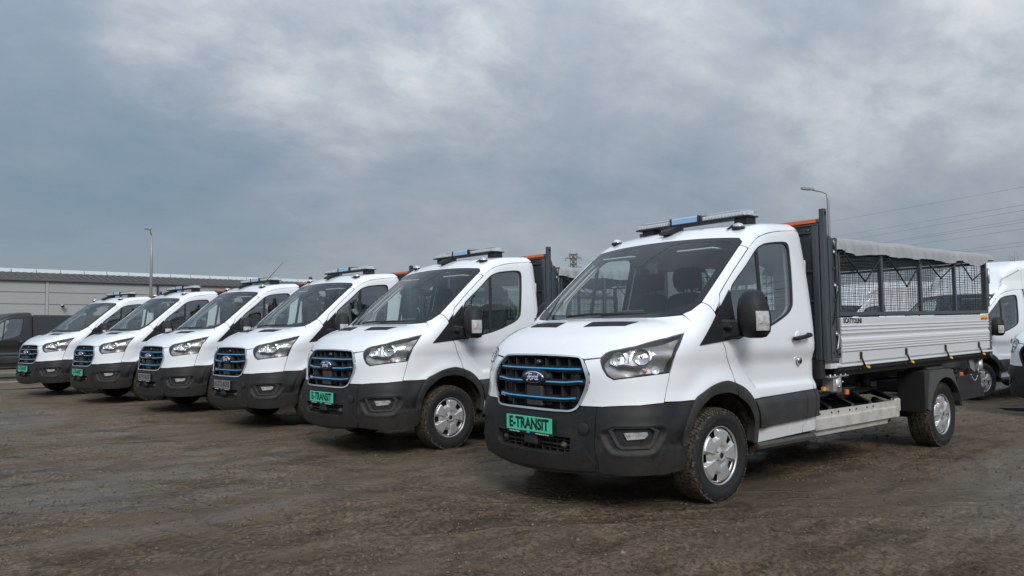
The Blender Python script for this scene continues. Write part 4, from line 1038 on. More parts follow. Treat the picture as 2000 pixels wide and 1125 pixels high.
def build_bed(root, lightbar=True, whip=False):
    HY = 1.04
    # ---- headboard
    HB = empty('headboard'); HB.parent = root
    mb = TB()
    x0, x1 = -1.462, -1.500
    wy, wz0, wz1 = .60, 1.44, 1.84
    for a, b in (((x0, -.99, 1.0), (x1, .99, wz0)), ((x0, -.99, wz1), (x1, .99, 2.185)), ((x0, wy, wz0), (x1, .99, wz1)), ((x0, -.99, wz0), (x1, -wy, wz1))): mb.box(a, b)
    for z in (1.02, 1.36, 1.50, 1.76, 2.10): 
        mb.box((x0 + .014, .60, z), (x0, .985, z + .018), .003); mb.box((x0 + .014, -.985, z), (x0, -.60, z + .018), .003)
    mb.box((x0 + .02, -.99, 2.165), (x1 - .01, .99, 2.186), .004)
    for sg in (1, -1):
        mb.box((x0 + .018, sg * .985, 1.0), (x0, sg * .925, 2.17), .004)
        mb.cyl((x0, sg * .885, 2.13), (x0 + .012, sg * .885, 2.13), .016, 10)
    mb.build('headboard_panel', STEEL, HB)
    mb = TB(); mb.box((x0 + .024, -1.0, 2.186), (x1 - .015, 1.0, 2.222), .006); mb.build('top_rail', STEEL, HB)
    for y0, y1 in ((.64, .972), (-.972, -.64), (-.30, .30)):
        mb = TB(); mb.box((x0 + .026, y0, 2.191), (x0 + .024, y1, 2.217)); mb.build('reflective_strip', ORANGE, HB)
    mb = TB()
    for k in range(25): y = -wy + 2 * wy * k / 24; mb.box((-1.478, y - .0035, wz0), (-1.484, y + .0035, wz1))
    for k in range(1, 8): z = wz0 + (wz1 - wz0) * k / 8; mb.box((-1.4785, -wy, z - .0035), (-1.4845, wy, z + .0035))
    mb.build('window_grid', STEEL, HB, kind='stuff')
    for sg in (1, -1):
        mb = TB(); mb.box((-1.450, sg * .993, 1.0), (-1.502, sg * 1.040, 2.308), .004)
        mb.build('headboard_post', STEEL, HB)
        mb = TB(); mb.cyl((-1.476, sg * 1.039, 2.268), (-1.476, sg * 1.0415, 2.268), .016, 14); mb.build('post_hole', DARK, HB)
        # corner post beside the drop side: hinged channel in two storeys
        mb = TB()
        for z0, z1 in ((1.010, 1.356), (1.362, 2.062)):
            mb.box((-1.504, sg * .985, z0), (-1.555, sg * 1.050, z1), .005); mb.box((-1.556, sg * 1.0, z0 + .004), (-1.612, sg * 1.036, z1 - .004), .004); mb.box((-1.613, sg * .985, z0), (-1.650, sg * 1.050, z1), .006)
        mb.build('corner_post', STEEL, HB)
        mb = TB()
        for z0, z1 in ((1.08, 1.24), (1.50, 1.66), (1.78, 1.95)):
            mb.tube([(-1.585, sg * 1.040, z0), (-1.590, sg * 1.060, z0 + .02), (-1.592, sg * 1.062, z1 - .03), (-1.585, sg * 1.042, z1)], .009, 6); mb.lathe([(0, .014), (.014, .010), (.016, 0)], 10, 'y', (-1.590, sg * 1.045 - (.014 if sg < 0 else 0), z1 - .02))
        mb.build('latch_handle', GALV, HB)
        mb = TB(); mb.lathe([(0, .003), (.017, .003), (.017, -.002)], 12, 'y', (-1.63, sg * 1.050, 1.045)); mb.lathe([(0, .003), (.012, .003), (.012, -.002)], 12, 'y', (-1.63, sg * 1.050, 1.095)); mb.lathe([(0, .003), (.010, .003), (.010, -.002)], 12, 'y', (-1.53, sg * 1.050, 1.06)); mb.build('post_hole', DARK, HB)
        mb = TB(); mb.prism([(-1.503, 2.20), (-1.512, 2.20), (-1.56, 2.09), (-1.655, 1.98), (-1.655, 1.90), (-1.503, 1.90)], 'y', sg * 1.0, sg * 1.008); mb.build('gusset', STEEL, HB)
    # ---- bed floor and frame
    B = empty('load_bed'); B.parent = root
    mb = TB(); mb.box((-1.50, -1.03, .925), (-5.18, 1.03, .965)); mb.build('bed_floor', ALU, B)
    mb = TB()
    for sg in (1, -1): mb.prism([(sg * 1.045, .900), (sg * 1.045, .929), (sg * 1.00, .929), (sg * .985, .850), (sg * 1.0, .850), (sg * 1.015, .895)], 'x', -1.62, -5.20)
    for x in np.arange(-1.7, -5.2, -.50): mb.box((x, -1.0, .86), (x - .05, 1.0, .924))
    for sg in (1, -1): mb.box((-1.45, sg * .38, .70), (-5.15, sg * .50, .86))
    mb.box((-1.42, -.98, .84), (-1.50, .98, 1.0)); mb.box((-5.16, -1.03, .86), (-5.21, 1.03, .925))
    mb.build('bed_frame', FRAME, B)
    for sg in (1, -1):
        mb = TB(); mb.prism([(sg * 1.048, .932), (sg * 1.068, .934), (sg * 1.068, .944), (sg * 1.050, .950), (sg * 1.0, .950), (sg * 1.0, .932)], 'x', -1.615, -5.17); mb.build('edge_rail', ALU, B)
        # ribbed aluminium drop side: profile of y against z
        g = [(1.040, .968), (1.052, .970), (1.052, 1.058)]
        for z in (1.062, 1.086, 1.110): g += [(1.052, z - .006), (1.046, z - .004), (1.046, z + .001), (1.056, z + .004), (1.056, z + .012), (1.052, z + .016)]
        g += [(1.054, 1.132), (1.058, 1.150), (1.056, 1.170), (1.046, 1.185), (1.046, 1.205), (1.052, 1.208)]
        for z in (1.216, 1.248, 1.280): g += [(1.052, z - .006), (1.046, z - .004), (1.046, z + .001), (1.056, z + .004), (1.056, z + .012), (1.052, z + .016)]
        g += [(1.052, 1.300), (1.052, 1.354), (1.046, 1.360), (1.022, 1.360), (1.022, .968)]
        mb = TB(); mb.prism([(sg * a, b) for a, b in g], 'x', -1.662, -5.10); D = mb.build('drop_side', ALU, B)
        for x in (-1.990, -2.905, -3.838, -4.757):
            mb = TB(); z_ = .955
            mb.box((x - .016, sg * 1.053, .990), (x + .016, sg * 1.064, 1.052), .003)
            for q in range(3): mb.box((x - .012, sg * 1.064, 1.0 + q * .017), (x + .012, sg * 1.069, 1.009 + q * .017), .002)
            mb.tube([(x, sg * 1.066, .995), (x - .006, sg * 1.074, .96), (x - .02, sg * 1.078, .938), (x - .05, sg * 1.07, .925)], .009, 6)
            L = mb.build('side_latch', PLAST, B)
            mb = TB(); mb.tube([(x - .06, sg * 1.070, .925), (x - .085, sg * 1.082, .905), (x - .110, sg * 1.078, .905), (x - .118, sg * 1.065, .925)], [.007, .008, .008, .006], 6); mb.build('latch_tip', YELLOW, L)
            mb = TB(); mb.cyl((x + .02, sg * 1.05, .90), (x + .02, sg * 1.062, .90), .012, 8); mb.build('hinge_pin', FRAME, B)
        # rear corner post
        mb = TB(); mb.box((-5.103, sg * .99, .880), (-5.150, sg * 1.052, 1.362), .004); mb.box((-5.152, sg * 1.0, .86), (-5.205, sg * 1.044, 1.365), .006); mb.box((-5.10, sg * .99, 1.372), (-5.14, sg * 1.045, 1.96), .004); mb.box((-5.143, sg * 1.005, 1.45), (-5.185, sg * 1.048, 1.80), .008)
        mb.build('rear_corner_post', STEEL, B)
        mb = TB(); mb.cyl((-5.165, sg * 1.050, 1.72), (-5.165, sg * 1.050, 1.90), .013, 8); mb.cyl((-5.165, sg * 1.045, 1.55), (-5.165, sg * 1.060, 1.55), .02, 8)
        for z in (1.0, 1.05, 1.22, 1.27): mb.cyl((-5.178, sg * 1.044, z), (-5.178, sg * 1.050, z), .008, 6)
        mb.build('post_fitting', GALV, B)
    # tail board
    mb = TB(); mb.box((-5.152, -1.0, .965), (-5.180, 1.0, 1.358), .004); mb.build('tail_board', ALU, B)
    # lettering and stickers
    for sg in (1, -1):
        t = text_mesh('SCATTOLINI', .060, .0006, 0, .0030, .98)
        t.transform(place_mtx(0, (-sg, 0, 0), (0, 0, 1), (0, sg, 0), (-1.870, sg * 1.0526, 1.330 + bz(-1.87)))); link('side_lettering', t, INK, B)
        mb = TB(); mb.box((-4.865, sg * 1.052, 1.328), (-5.07, sg * 1.0532, 1.352)); mb.build('yellow_sticker', YELLOW, B)
        mb = TB(); mb.box((-4.868, sg * 1.052, 1.300), (-4.960, sg * 1.0532, 1.325)); mb.box((-4.973, sg * 1.052, 1.300), (-5.068, sg * 1.0532, 1.325)); mb.build('red_sticker', RED, B)
    # galvanised sockets under the corners, chain, rear guard
    for sg in (1, -1):
        mb = TB(); mb.box((-1.50, sg * .80, .845), (-1.83, sg * 1.02, .857), .002)
        for x in (-1.54, -1.62, -1.72, -1.80): mb.cyl((x, sg * 1.0, .835), (x, sg * 1.0, .872), .010, 6)
        mb.cyl((-1.685, sg * .955, .712), (-1.685, sg * .955, .842), .062, 20); mb.box((-1.60, sg * .89, .72), (-1.66, sg * 1.0, .842), .004)
        mb.build('tipping_socket', GALV, B)
        mb = TB(); mb.cyl((-1.655, sg * 1.018, .76), (-1.655, sg * 1.024, .76), .012, 10); mb.cyl((-1.72, sg * 1.016, .80), (-1.72, sg * 1.022, .80), .010, 10); mb.build('socket_bolt', CHROME, B)
        mb = TB(); mb.box((-1.56, sg * .90, .725), (-1.60, sg * .93, .760), .004); mb.build('safety_stop', YELLOW, B)
        mb = TB(); mb.prism([(-4.82, .84), (-5.06, .84), (-5.06, .715), (-4.98, .70), (-4.86, .75)], 'y', sg * .90, sg * .925); mb.cyl((-5.03, sg * .955, .705), (-5.03, sg * .955, .84), .038, 14); mb.build('tipping_socket', GALV, B)
        mb = TB(); q = [(-4.92 + .03 * k, sg * (.985), .70 - .085 * math.sin(PI * k / 8) + .06 * (k == 0)) for k in range(9)]
        for i in range(8):
            a = Vector(q[i]); b = Vector(q[i + 1]); mb.cyl(tuple(a), tuple(a + (b - a) * .75), .006, 5)
        mb.build('chain', GALV, B)
    for sg in (1, -1): mb = TB(); mb.box((-4.40, sg * .93, .41), (-5.09, sg * .95, .68), .004); mb.build('rear_side_guard', FRAME, B)
    mb = TB(); mb.box((-5.10, -.96, .40), (-5.14, .96, .52), .01); mb.build('rear_guard', FRAME, B)
    for sg in (1, -1):
        mb = TB(); mb.box((-5.14, sg * .62, .42), (-5.16, sg * .90, .50), .006); mb.build('tail_lamp', RED, B)
    # ---- mesh cage
    C = empty('mesh_cage'); C.parent = root
    for sg in (1, -1):
        mb = TB(); mb.box((-1.665, sg * 1.018, 1.376), (-5.098, sg * 1.046, 1.408), .003); mb.build('lower_rail', STEEL, C)
        mb = TB(); mb.box((-1.665, sg * 1.018, 1.942), (-5.098, sg * 1.046, 1.966), .003); mb.build('upper_rail', STEEL, C)
        for x in (-2.480, -3.335, -4.205, -1.675):
            w_ = .020 if x < -1.7 else .010
            mb = TB(); mb.box((x - w_, sg * 1.016, 1.408), (x + w_, sg * 1.050, 1.942), .003); mb.build('cage_post', STEEL, C)
        mb = TB(); 
        def wires(p0, p1, z0, z1, axis, fix_, pitch=.027, t=.0016):
            L_n = int((p1 - p0) / pitch)
            for k in range(L_n + 1):
                p = p0 + (p1 - p0) * k / L_n
                if axis == 'x': mb.box((p - t, fix_ - t, z0), (p + t, fix_ + t, z1))
                else: mb.box((fix_ - t, p - t, z0), (fix_ + t, p + t, z1))
            m_ = int((z1 - z0) / pitch)
            for k in range(m_ + 1):
                z = z0 + (z1 - z0) * k / m_
                for j in range(4):
                    a_, b_ = p0 + (p1 - p0) * j / 4, p0 + (p1 - p0) * (j + 1) / 4
                    if axis == 'x': mb.box((a_, fix_ - 3 * t, z - t), (b_, fix_ - t, z + t))
                    else: mb.box((fix_ - 3 * t, a_, z - t), (fix_ - t, b_, z + t))
        wires(-5.09, -1.67, 1.408, 1.945, 'x', sg * 1.028); mb.build('wire_mesh', STEEL, C, kind='stuff')
    mb = TB(); wires(-1.0, 1.0, 1.37, 1.94, 'y', -5.12); mb.build('wire_mesh', STEEL, C, kind='stuff')
    mb = TB(); mb.box((-5.11, -1.0, 1.372), (-5.135, 1.0, 1.402)); mb.box((-5.11, -1.0, 1.94), (-5.135, 1.0, 1.968)); mb.build('rear_rail', STEEL, C)
    mb = TB()
    for x in (-2.48, -3.335, -4.205): mb.tube([(x, -1.02, 1.955), (x, -.5, 2.01), (x, 0, 2.03), (x, .5, 2.01), (x, 1.02, 1.955)], .014, 6)
    mb.build('tarp_bow', STEEL, C)
    # ---- tarpaulin: sagging sheet pulled in where the cords hook on
    hooks = [-1.70, -2.541, -3.397, -4.314, -5.24]
    xsn = np.linspace(-1.60, -5.33, 130); yn = np.concatenate([[-1.075, -1.07, -1.066, -1.06, -1.045], np.linspace(-1.01, 1.01, 26), [1.045, 1.06, 1.066, 1.07, 1.075]])
    vs = []
    for x in xsn:
        dmin = min(abs(x - h) for h in hooks); j = max(i for i, h in enumerate(hooks) if x <= h + .2) if x <= hooks[0] + .2 else 0
        pin = math.exp(-(dmin / .07) ** 2)
        drop = .142 - .040 * math.exp(-(dmin / .14) ** 2) + .010 * math.sin(x * 9) - (.055 * float(sstep(-4.85, -5.33, x)))
        for iy, y in enumerate(yn):
            sgy = 1 if y > 0 else -1; e_ = abs(y)
            top = 2.072 + .045 * (1 - (e_ / 1.01) ** 2) if e_ <= 1.01 else 2.068
            wr = mnoise.noise(Vector((x * 1.6, y * 1.2, 0))) * .014 + mnoise.noise(Vector((x * 4, y * 3, 3))) * .006
            if e_ <= 1.01: z = top + wr - .020 * pin * e_ ** 4
            else:
                t = {1.045: .12, 1.06: .34, 1.066: .6, 1.07: .82, 1.075: 1.0}[round(e_, 3)]
                z = 2.066 - .018 * pin - drop * t + wr * (1 - t)
            fold = .052 * math.sin(dmin * 42 + 1.2 * mnoise.noise(Vector((x * 3, y, 5)))) * math.exp(-dmin / .14) + .010 * mnoise.noise(Vector((x * 5, z * 6, 1.5)))
            yy = y + sgy * (fold - .030 * pin if e_ > 1.03 else 0) * min(1, (e_ - 1.0) * 18 if e_ > 1 else 0)
            vs.append((x, yy, z + bz(x)))
    ny = len(yn)
    mb = MB(); mb.add(vs, [(i * ny + k, i * ny + k + 1, (i + 1) * ny + k + 1, (i + 1) * ny + k) for i in range(len(xsn) - 1) for k in range(ny - 1)], True)
    n0 = (len(xsn) - 1) * ny
    endv = [vs[n0 + k] for k in range(ny)]; low = [(p[0] - .005, p[1], min(p[2] - .0, 1.99 + bz(-5.3))) for p in endv]
    k0 = len(mb.v); mb.add(endv + low, [(k, k + 1, ny + k + 1, ny + k) for k in range(ny - 1)], True)
    T_ = mb.build('tarpaulin', TARP, root)
    for sg in (1, -1):
        zz = [(-1.60, 2.04), (-1.575, 1.80), (-1.60, 1.60), (-1.50, 1.30)]
        mb = TB(); mb.tube([(x, sg * 1.066, z) for x, z in zz], .006, 5); mb.build('bungee_cord', RUBBER, T_)
        # sloping zig-zag cord hooked along the sheet's edge
        for p in ([(-1.707, 1.953), (-2.139, 1.683), (-2.468, 1.930)], [(-2.541, 1.965), (-3.002, 1.652), (-3.397, 1.958)], [(-3.449, 1.926), (-3.82, 1.751), (-4.197, 1.916)], [(-4.314, 1.960), (-4.676, 1.747), (-5.04, 1.88)]):
            mb = TB(); mb.tube([(x, sg * (1.058 if i != 1 else 1.050), z) for i, (x, z) in enumerate(p)], .0078, 5); mb.build('bungee_cord', RUBBER, T_)
            mb = TB(); mb.tube([(p[0][0], sg * 1.062, p[0][1] + .03), (p[0][0], sg * 1.066, p[0][1] - .01)], .010, 6); mb.build('cord_hook', PLAST, T_)
    # ---- roof beacon bar
    LB = empty('beacon_bar'); LB.parent = root
    X0, X1 = -.93, -1.10
    def bar(name, y0, y1, z0, z1, m, ch=.012, ins=0, x0=X0, x1=X1):
        mb = MB(); mb.box((x0 - ins, y0, z0), (x1 + ins, y1, z1), ch); return mb.build(name, m, LB)
    bar('beacon_base', -.635, .635, 2.243, 2.256, PLAST, .004)
    for y0, y1 in ((-.640, -.215), (.125, .640)):
        bar('beacon_lens', y0, y1, 2.252, 2.312, CLEAR, .018)
        n = int((y1 - y0 - .04) / .034)
        for k in range(n):
            y = y0 + .03 + k * .034
            mb = MB(); mb.box((X0 - .012, y, 2.260), (X0 - .030, y + .026, 2.292), .002); mb.box((X1 + .012, y, 2.260), (X1 + .030, y + .026, 2.292), .002); mb.build('led_module', LED, LB)
        bar('reflector_plate', y0 + .02, y1 - .02, 2.256, 2.264, REFLECT, .001, .02)
        bar('reflector_core', y0 + .02, y1 - .02, 2.264, 2.298, LED, .004, .05)
    bar('blue_lens', -.195, .105, 2.250, 2.313, BLUELENS, .010)
    bar('lens_divider', -.213, -.196, 2.248, 2.317, PLAST, .006, -.004); bar('lens_divider', .106, .123, 2.248, 2.317, PLAST, .006, -.004)
    for y in (-.50, .55):
        mb = MB(); mb.box((X0 - .02, y - .068, 2.175), (X1 + .02, y + .068, 2.244), .006); mb.build('beacon_foot', PLAST, LB)
    mb = MB(); mb.prism([(-.575, 2.118), (-.60, 2.150), (-.66, 2.182), (-.74, 2.200), (-.80, 2.202), (-.81, 2.15), (-.78, 2.12)], 'y', -.05, .05); mb.build('roof_fin', PLAST, root)
    for sg in (1, -1):
        mb = MB(); mb.lathe([(.055, -.012), (.055, .004), (.048, .010)], 20, 'z', (-.715, sg * .685, 2.115)); mb.build('marker_base', PLAST, root)
        mb = MB(); mb.lathe([(.046, .008), (.043, .022), (.030, .036), (0, .044)], 20, 'z', (-.715, sg * .685, 2.115)); mb.build('marker_lens', LENSW, root)
    mb = MB(); mb.prism([(-.665, 2.108), (-.70, 2.125), (-.755, 2.155), (-.765, 2.12)], 'y', .592, .606); mb.build('aerial_base', PLAST, root)
    if whip:
        mb = MB(); mb.cyl((-.74, .60, 2.14), (-1.25, .60, 2.62), .006, 6, .003); mb.build('whip_aerial', PLAST, root)
# ================================================================ setting
def ground_height(x, y):
    """gentle relief: ruts running roughly along the row, lumps"""
    return 0
xs_ = []
def graded(a0, a1, fine, far):
    c = list(np.arange(a0, a1, fine)); s = fine; p = a1
    while p < far: c.append(p); s *= 1.13; p += s
    c.append(far); s = fine; p = a0 - s; l = []
    while p > -far: l.append(p); s *= 1.13; p -= s
    l.append(-far); return np.array(l[::-1] + c)
gxs = graded(-7.0, 5.0, .045, 3000.); gys = graded(-9.0, 4.5, .045, 3000.)
GX, GY = np.meshgrid(gxs, gys, indexing='ij')
def vnoise(X, Y, sc, seed):
    """cheap lattice value noise"""
    r = np.random.RandomState(seed); T = r.rand(256, 256)
    x = X * sc; y = Y * sc; xi = np.floor(x).astype(int); yi = np.floor(y).astype(int); fx = x - xi; fy = y - yi
    fx = fx * fx * (3 - 2 * fx); fy = fy * fy * (3 - 2 * fy)
    g = lambda a, b: T[a % 256, b % 256]
    return (g(xi, yi) * (1 - fx) + g(xi + 1, yi) * fx) * (1 - fy) + (g(xi, yi + 1) * (1 - fx) + g(xi + 1, yi + 1) * fx) * fy - .5
ca, sa = math.cos(math.radians(-40)), math.sin(math.radians(-40))
U = GX * ca + GY * sa; V = -GX * sa + GY * ca           # U runs along the tyre tracks
near = np.exp(-((GX - 0) ** 2 + (GY + 3) ** 2) / 26.0 ** 2)
Z = .040 * vnoise(U * .35, V, .9, 1) + .026 * vnoise(U * .45, V, 2.7, 2) + .020 * vnoise(GX, GY, 5.5, 3) + .026 * vnoise(GX, GY, 11, 4) * (vnoise(GX, GY, .6, 9) + .6)
def rut(c, w, d, wob, seed):
    cc = c + wob * vnoise(U, U * 0, .25, seed); q = (V - cc) / w
    tread = .35 * np.sin(U * 2 * PI / .085 + np.sign(q) * 1.5) * (np.abs(q) < 1)
    return -d * np.exp(-q ** 4) * (1 + tread) + d * .5 * np.exp(-((np.abs(q) - 1.35) / .3) ** 2)
for c, s_ in ((4.3, 11), (5.9, 12), (7.4, 13), (3.2, 14), (9.2, 15), (1.2, 16), (2.3, 17), (-.6, 18)): Z = Z + rut(c, .12, .016, .6, s_)
Z = Z * near - .012 - .10 * sstep(-6.5, -10.5, GX) * (GX > -400) if False else Z * near - .012 - .10 * (1 - sstep(-10.5, -6.5, GX))
# keep it level under the wheels
VANS = [(0, 0, 0, 0), (.077, -3.448, 2.75, 0), (.171, -6.483, 5.32, 0), (.494, -9.435, 6.89, 0), (1.005, -12.42, 9.57, 0), (1.596, -15.362, 12.52, 0)]
for vx, vy, va, _ in VANS:
    c_, s_ = math.cos(math.radians(va)), math.sin(math.radians(va))
    for lx, ly in ((0, .86), (0, -.86), (-WB, .86), (-WB, -.86)):
        px, py = vx + c_ * lx - s_ * ly, vy + s_ * lx + c_ * ly
        w_ = np.exp(-(((GX - px) ** 2 + (GY - py) ** 2) / .30 ** 2) ** 2); Z = Z * (1 - w_) + .009 * w_
me = bpy.data.meshes.new('ground')
nx, ny_ = GX.shape
co = np.stack([GX, GY, Z], -1).reshape(-1, 3).astype(np.float32)
ii = np.arange(nx * ny_).reshape(nx, ny_)
F = np.stack([ii[:-1, :-1], ii[1:, :-1], ii[1:, 1:], ii[:-1, 1:]], -1).reshape(-1, 4)
me.vertices.add(len(co)); me.vertices.foreach_set('co', co.ravel())
me.loops.add(F.size); me.loops.foreach_set('vertex_index', F.ravel().astype(np.int32))
me.polygons.add(len(F)); me.polygons.foreach_set('loop_start', (np.arange(len(F)) * 4).astype(np.int32)); me.polygons.foreach_set('use_smooth', np.ones(len(F), bool))
me.update(); me.validate()
def ground_mat():
    m = bpy.data.materials.new('wet_gravel_mud'); m.use_nodes = True; n = m.node_tree; b = n.nodes['Principled BSDF']; lk = n.links.new
    t = n.nodes.new('ShaderNodeTexCoord')
    def noise(sc, det=6, rough=.6, stretch=None, rot=0.0, dist=0.0):
        k = n.nodes.new('ShaderNodeTexNoise'); k.inputs['Scale'].default_value = sc; k.inputs['Detail'].default_value = det; k.inputs['Roughness'].default_value = rough; k.inputs['Distortion'].default_value = dist
        mp = n.nodes.new('ShaderNodeMapping'); lk(t.outputs['Object'], mp.inputs[0]); mp.inputs['Rotation'].default_value = (0, 0, rot)
        if stretch: mp.inputs['Scale'].default_value = stretch
        lk(mp.outputs[0], k.inputs['Vector']); return k.outputs['Fac']
    def ramp(v, a, c1, b_, c2):
        r = n.nodes.new('ShaderNodeValToRGB'); r.color_ramp.elements[0].position = a; r.color_ramp.elements[1].position = b_
        r.color_ramp.elements[0].color = (*c1, 1); r.color_ramp.elements[1].color = (*c2, 1); lk(v, r.inputs[0]); return r.outputs[0]
    def mix(f, a, b_, mode='MIX'):
        k = n.nodes.new('ShaderNodeMix'); k.data_type = 'RGBA'; k.blend_type = mode
        if isinstance(f, float): k.inputs[0].default_value = f
        else: lk(f, k.inputs[0])
        for i, v in ((6, a), (7, b_)):
            if isinstance(v, tuple): k.inputs[i].default_value = (*v, 1)
            else: lk(v, k.inputs[i])
        return k.outputs[2]
    rt = math.radians(40); g3 = lambda v: (v, v, v)
    streak = noise(4.5, 9, .72, (.22, 1, 1), rt, .35)
    big = noise(.30, 7, .62, (.5, 1, 1), rt)
    pat = noise(2.6, 9, .70, (.45, 1, 1), rt)
    fine = noise(30, 8, .80)
    grit = noise(95, 4, .75)
    c = ramp(streak, .36, (.102, .077, .050), .62, (.188, .146, .098))
    c = mix(ramp(big, .50, g3(0), .62, g3(.55)), c, (.175, .152, .122))
    c = mix(ramp(pat, .40, g3(.75), .50, g3(0)), c, (.060, .046, .031))
    c = mix(.85, c, ramp(fine, .40, g3(.25), .58, g3(1.55)), 'MULTIPLY')
    c = mix(ramp(grit, .60, g3(0), .66, g3(.7)), c, (.24, .205, .155))
    c = mix(ramp(grit, .34, g3(.8), .40, g3(0)), c, (.030, .028, .026))
    # tyre tracks: long arcs pressed into the mud, with a lug pattern
    sx = n.nodes.new('ShaderNodeSeparateXYZ'); lk(t.outputs['Object'], sx.inputs[0])
    def mt(op, a, b_=None, cl=False):
        k = n.nodes.new('ShaderNodeMath'); k.operation = op; k.use_clamp = cl
        for i, v in enumerate((a, b_)):
            if v is None: continue
            if isinstance(v, (int, float)): k.inputs[i].default_value = v
            else: lk(v, k.inputs[i])
        return k.outputs[0]
    wob = mt('MULTIPLY', mt('SUBTRACT', noise(.5, 3, .5), .5), .25)
    gone = ramp(noise(.9, 5, .6), .40, g3(0), .56, g3(1))
    lug_all = None; edge_all = None
    for (px_, py_, ta, R_) in ((2.75, 1.95, -33, 19), (1.35, .45, -31, 21), (2.30, 1.15, -46, -26), (1.0, -.6, -47, -28), (.2, -1.9, -36, 40), (-1.0, -3.2, -36, 42), (3.6, -1.2, -62, 18), (2.2, -6.0, -75, 60), (3.9, -6.6, -77, 60), (-2.2, 2.4, -28, -16)):
        tx_, ty_ = math.cos(math.radians(ta)), math.sin(math.radians(ta)); cx_, cy_ = px_ - ty_ * R_, py_ + tx_ * R_
        dx_ = mt('SUBTRACT', sx.outputs[0], cx_); dy_ = mt('SUBTRACT', sx.outputs[1], cy_)
        rr = mt('SQRT', mt('ADD', mt('MULTIPLY', dx_, dx_), mt('MULTIPLY', dy_, dy_)))
        q = mt('ADD', mt('SUBTRACT', rr, abs(R_)), wob)
        inn = mt('MULTIPLY', mt('SUBTRACT', .115, mt('ABSOLUTE', q)), 40.0, True)
        ph = mt('ADD', mt('MULTIPLY', mt('ARCTAN2', dy_, dx_), abs(R_) * 2 * PI / .075), mt('MULTIPLY', mt('ABSOLUTE', q), 45.0))
        lug = mt('MULTIPLY', mt('GREATER_THAN', mt('SINE', ph), .1), inn)
        edge = mt('MULTIPLY', mt('SUBTRACT', .030, mt('ABSOLUTE', mt('SUBTRACT', mt('ABSOLUTE', q), .135))), 45.0, True)
        lug_all = lug if lug_all is None else mt('MAXIMUM', lug_all, lug)
        edge_all = edge if edge_all is None else mt('MAXIMUM', edge_all, edge)
    lugm = mt('MULTIPLY', lug_all, gone); edgem = mt('MULTIPLY', edge_all, gone)
    smooth = ramp(noise(.8, 6, .62, (.5, 1, 1), rt), .50, g3(0), .58, g3(.8))
    c = mix(smooth, c, ramp(streak, .36, (.122, .095, .065), .64, (.168, .133, .093)))
    c = mix(mt('MULTIPLY', lugm, .45), c, (.050, .040, .029))
    lk(c, b.inputs['Base Color'])
    wet = noise(.5, 7, .6, (.30, 1, 1), rt)
    wr = mix(.45, ramp(wet, .52, g3(.9), .62, g3(.28)), ramp(fine, .4, g3(.35), .6, g3(.8)))
    lk(ramp(wet, .50, g3(0), .66, g3(.55)), b.inputs['Coat Weight']); b.inputs['Coat Roughness'].default_value = .30
    lk(wr, b.inputs['Roughness']); b.inputs['Specular IOR Level'].default_value = .16
    prev = None
    for src, dist_, st in ((streak, .09, .8), (pat, .07, .8), (fine, .022, 1.0), (grit, .006, .9)):
        k = n.nodes.new('ShaderNodeBump'); k.inputs['Strength'].default_value = st; k.inputs['Distance'].default_value = dist_
        lk(src, k.inputs['Height'])
        if prev is not None: lk(prev, k.inputs['Normal'])
        prev = k.outputs[0]
    k = n.nodes.new('ShaderNodeBump'); k.inputs['Strength'].default_value = 1; k.inputs['Distance'].default_value = .02
    lk(mt('SUBTRACT', mt('MULTIPLY', edgem, .8), mt('MULTIPLY', lugm, .7)), k.inputs['Height']); lk(prev, k.inputs['Normal']); lk(k.outputs[0], b.inputs['Normal'])
    return m
g = link('ground', me, ground_mat(), kind='structure'); g['label'] = 'wet brown gravel and mud lot with tyre tracks'
def gz(x, y):
    i = min(max(int(np.searchsorted(gxs, x)), 0), len(gxs) - 1); j = min(max(int(np.searchsorted(gys, y)), 0), len(gys) - 1); return float(Z[i, j])
# loose stones
STONE = mat('loose_stone', (.080, .062, .042), .8, noise=(5, 1.0, (.20, .165, .12)), coords='Object')
rs = np.random.RandomState(5); N = 90000
rad = 1.6 + 17 * rs.rand(N) ** .75; an = math.radians(231) + (rs.rand(N) - .5) * 1.6
px = 4.69 + rad * np.cos(an); py = 4.31 + rad * np.sin(an)
clump = vnoise(px, py, 1.3, 21) + vnoise(px, py, .4, 22); keep = clump > rs.rand(N) * .9 - .55; px, py = px[keep], py[keep]; N = len(px)
i_ = np.clip(np.searchsorted(gxs, px), 0, len(gxs) - 1); j_ = np.clip(np.searchsorted(gys, py), 0, len(gys) - 1); pz = Z[i_, j_]
size = .0035 + .009 * rs.rand(N) ** 4 + .012 * (rs.rand(N) > .995)
base = np.array([(1, 0, 0), (-.5, .87, 0), (-.5, -.87, 0), (.15, .1, .75), (-.3, .0, -.6)], float)
ang = rs.rand(N) * 6.28; c_, s_ = np.cos(ang), np.sin(ang)
B_ = base[None] * (1 + .5 * (rs.rand(N, 5, 3) - .5)) * size[:, None, None]; B_[:, :, 0] *= 1.4
vx = B_[:, :, 0] * c_[:, None] - B_[:, :, 1] * s_[:, None] + px[:, None]; vy = B_[:, :, 0] * s_[:, None] + B_[:, :, 1] * c_[:, None] + py[:, None]; vz = B_[:, :, 2] + pz[:, None] + size[:, None] * .2
co = np.stack([vx, vy, vz], -1).reshape(-1, 3); tri = np.array([(0, 1, 3), (1, 2, 3), (2, 0, 3), (1, 0, 4), (2, 1, 4), (0, 2, 4)])
F = (tri[None] + (np.arange(N) * 5)[:, None, None]).reshape(-1, 3)
me = bpy.data.meshes.new('stones'); me.vertices.add(len(co)); me.vertices.foreach_set('co', co.astype(np.float32).ravel())
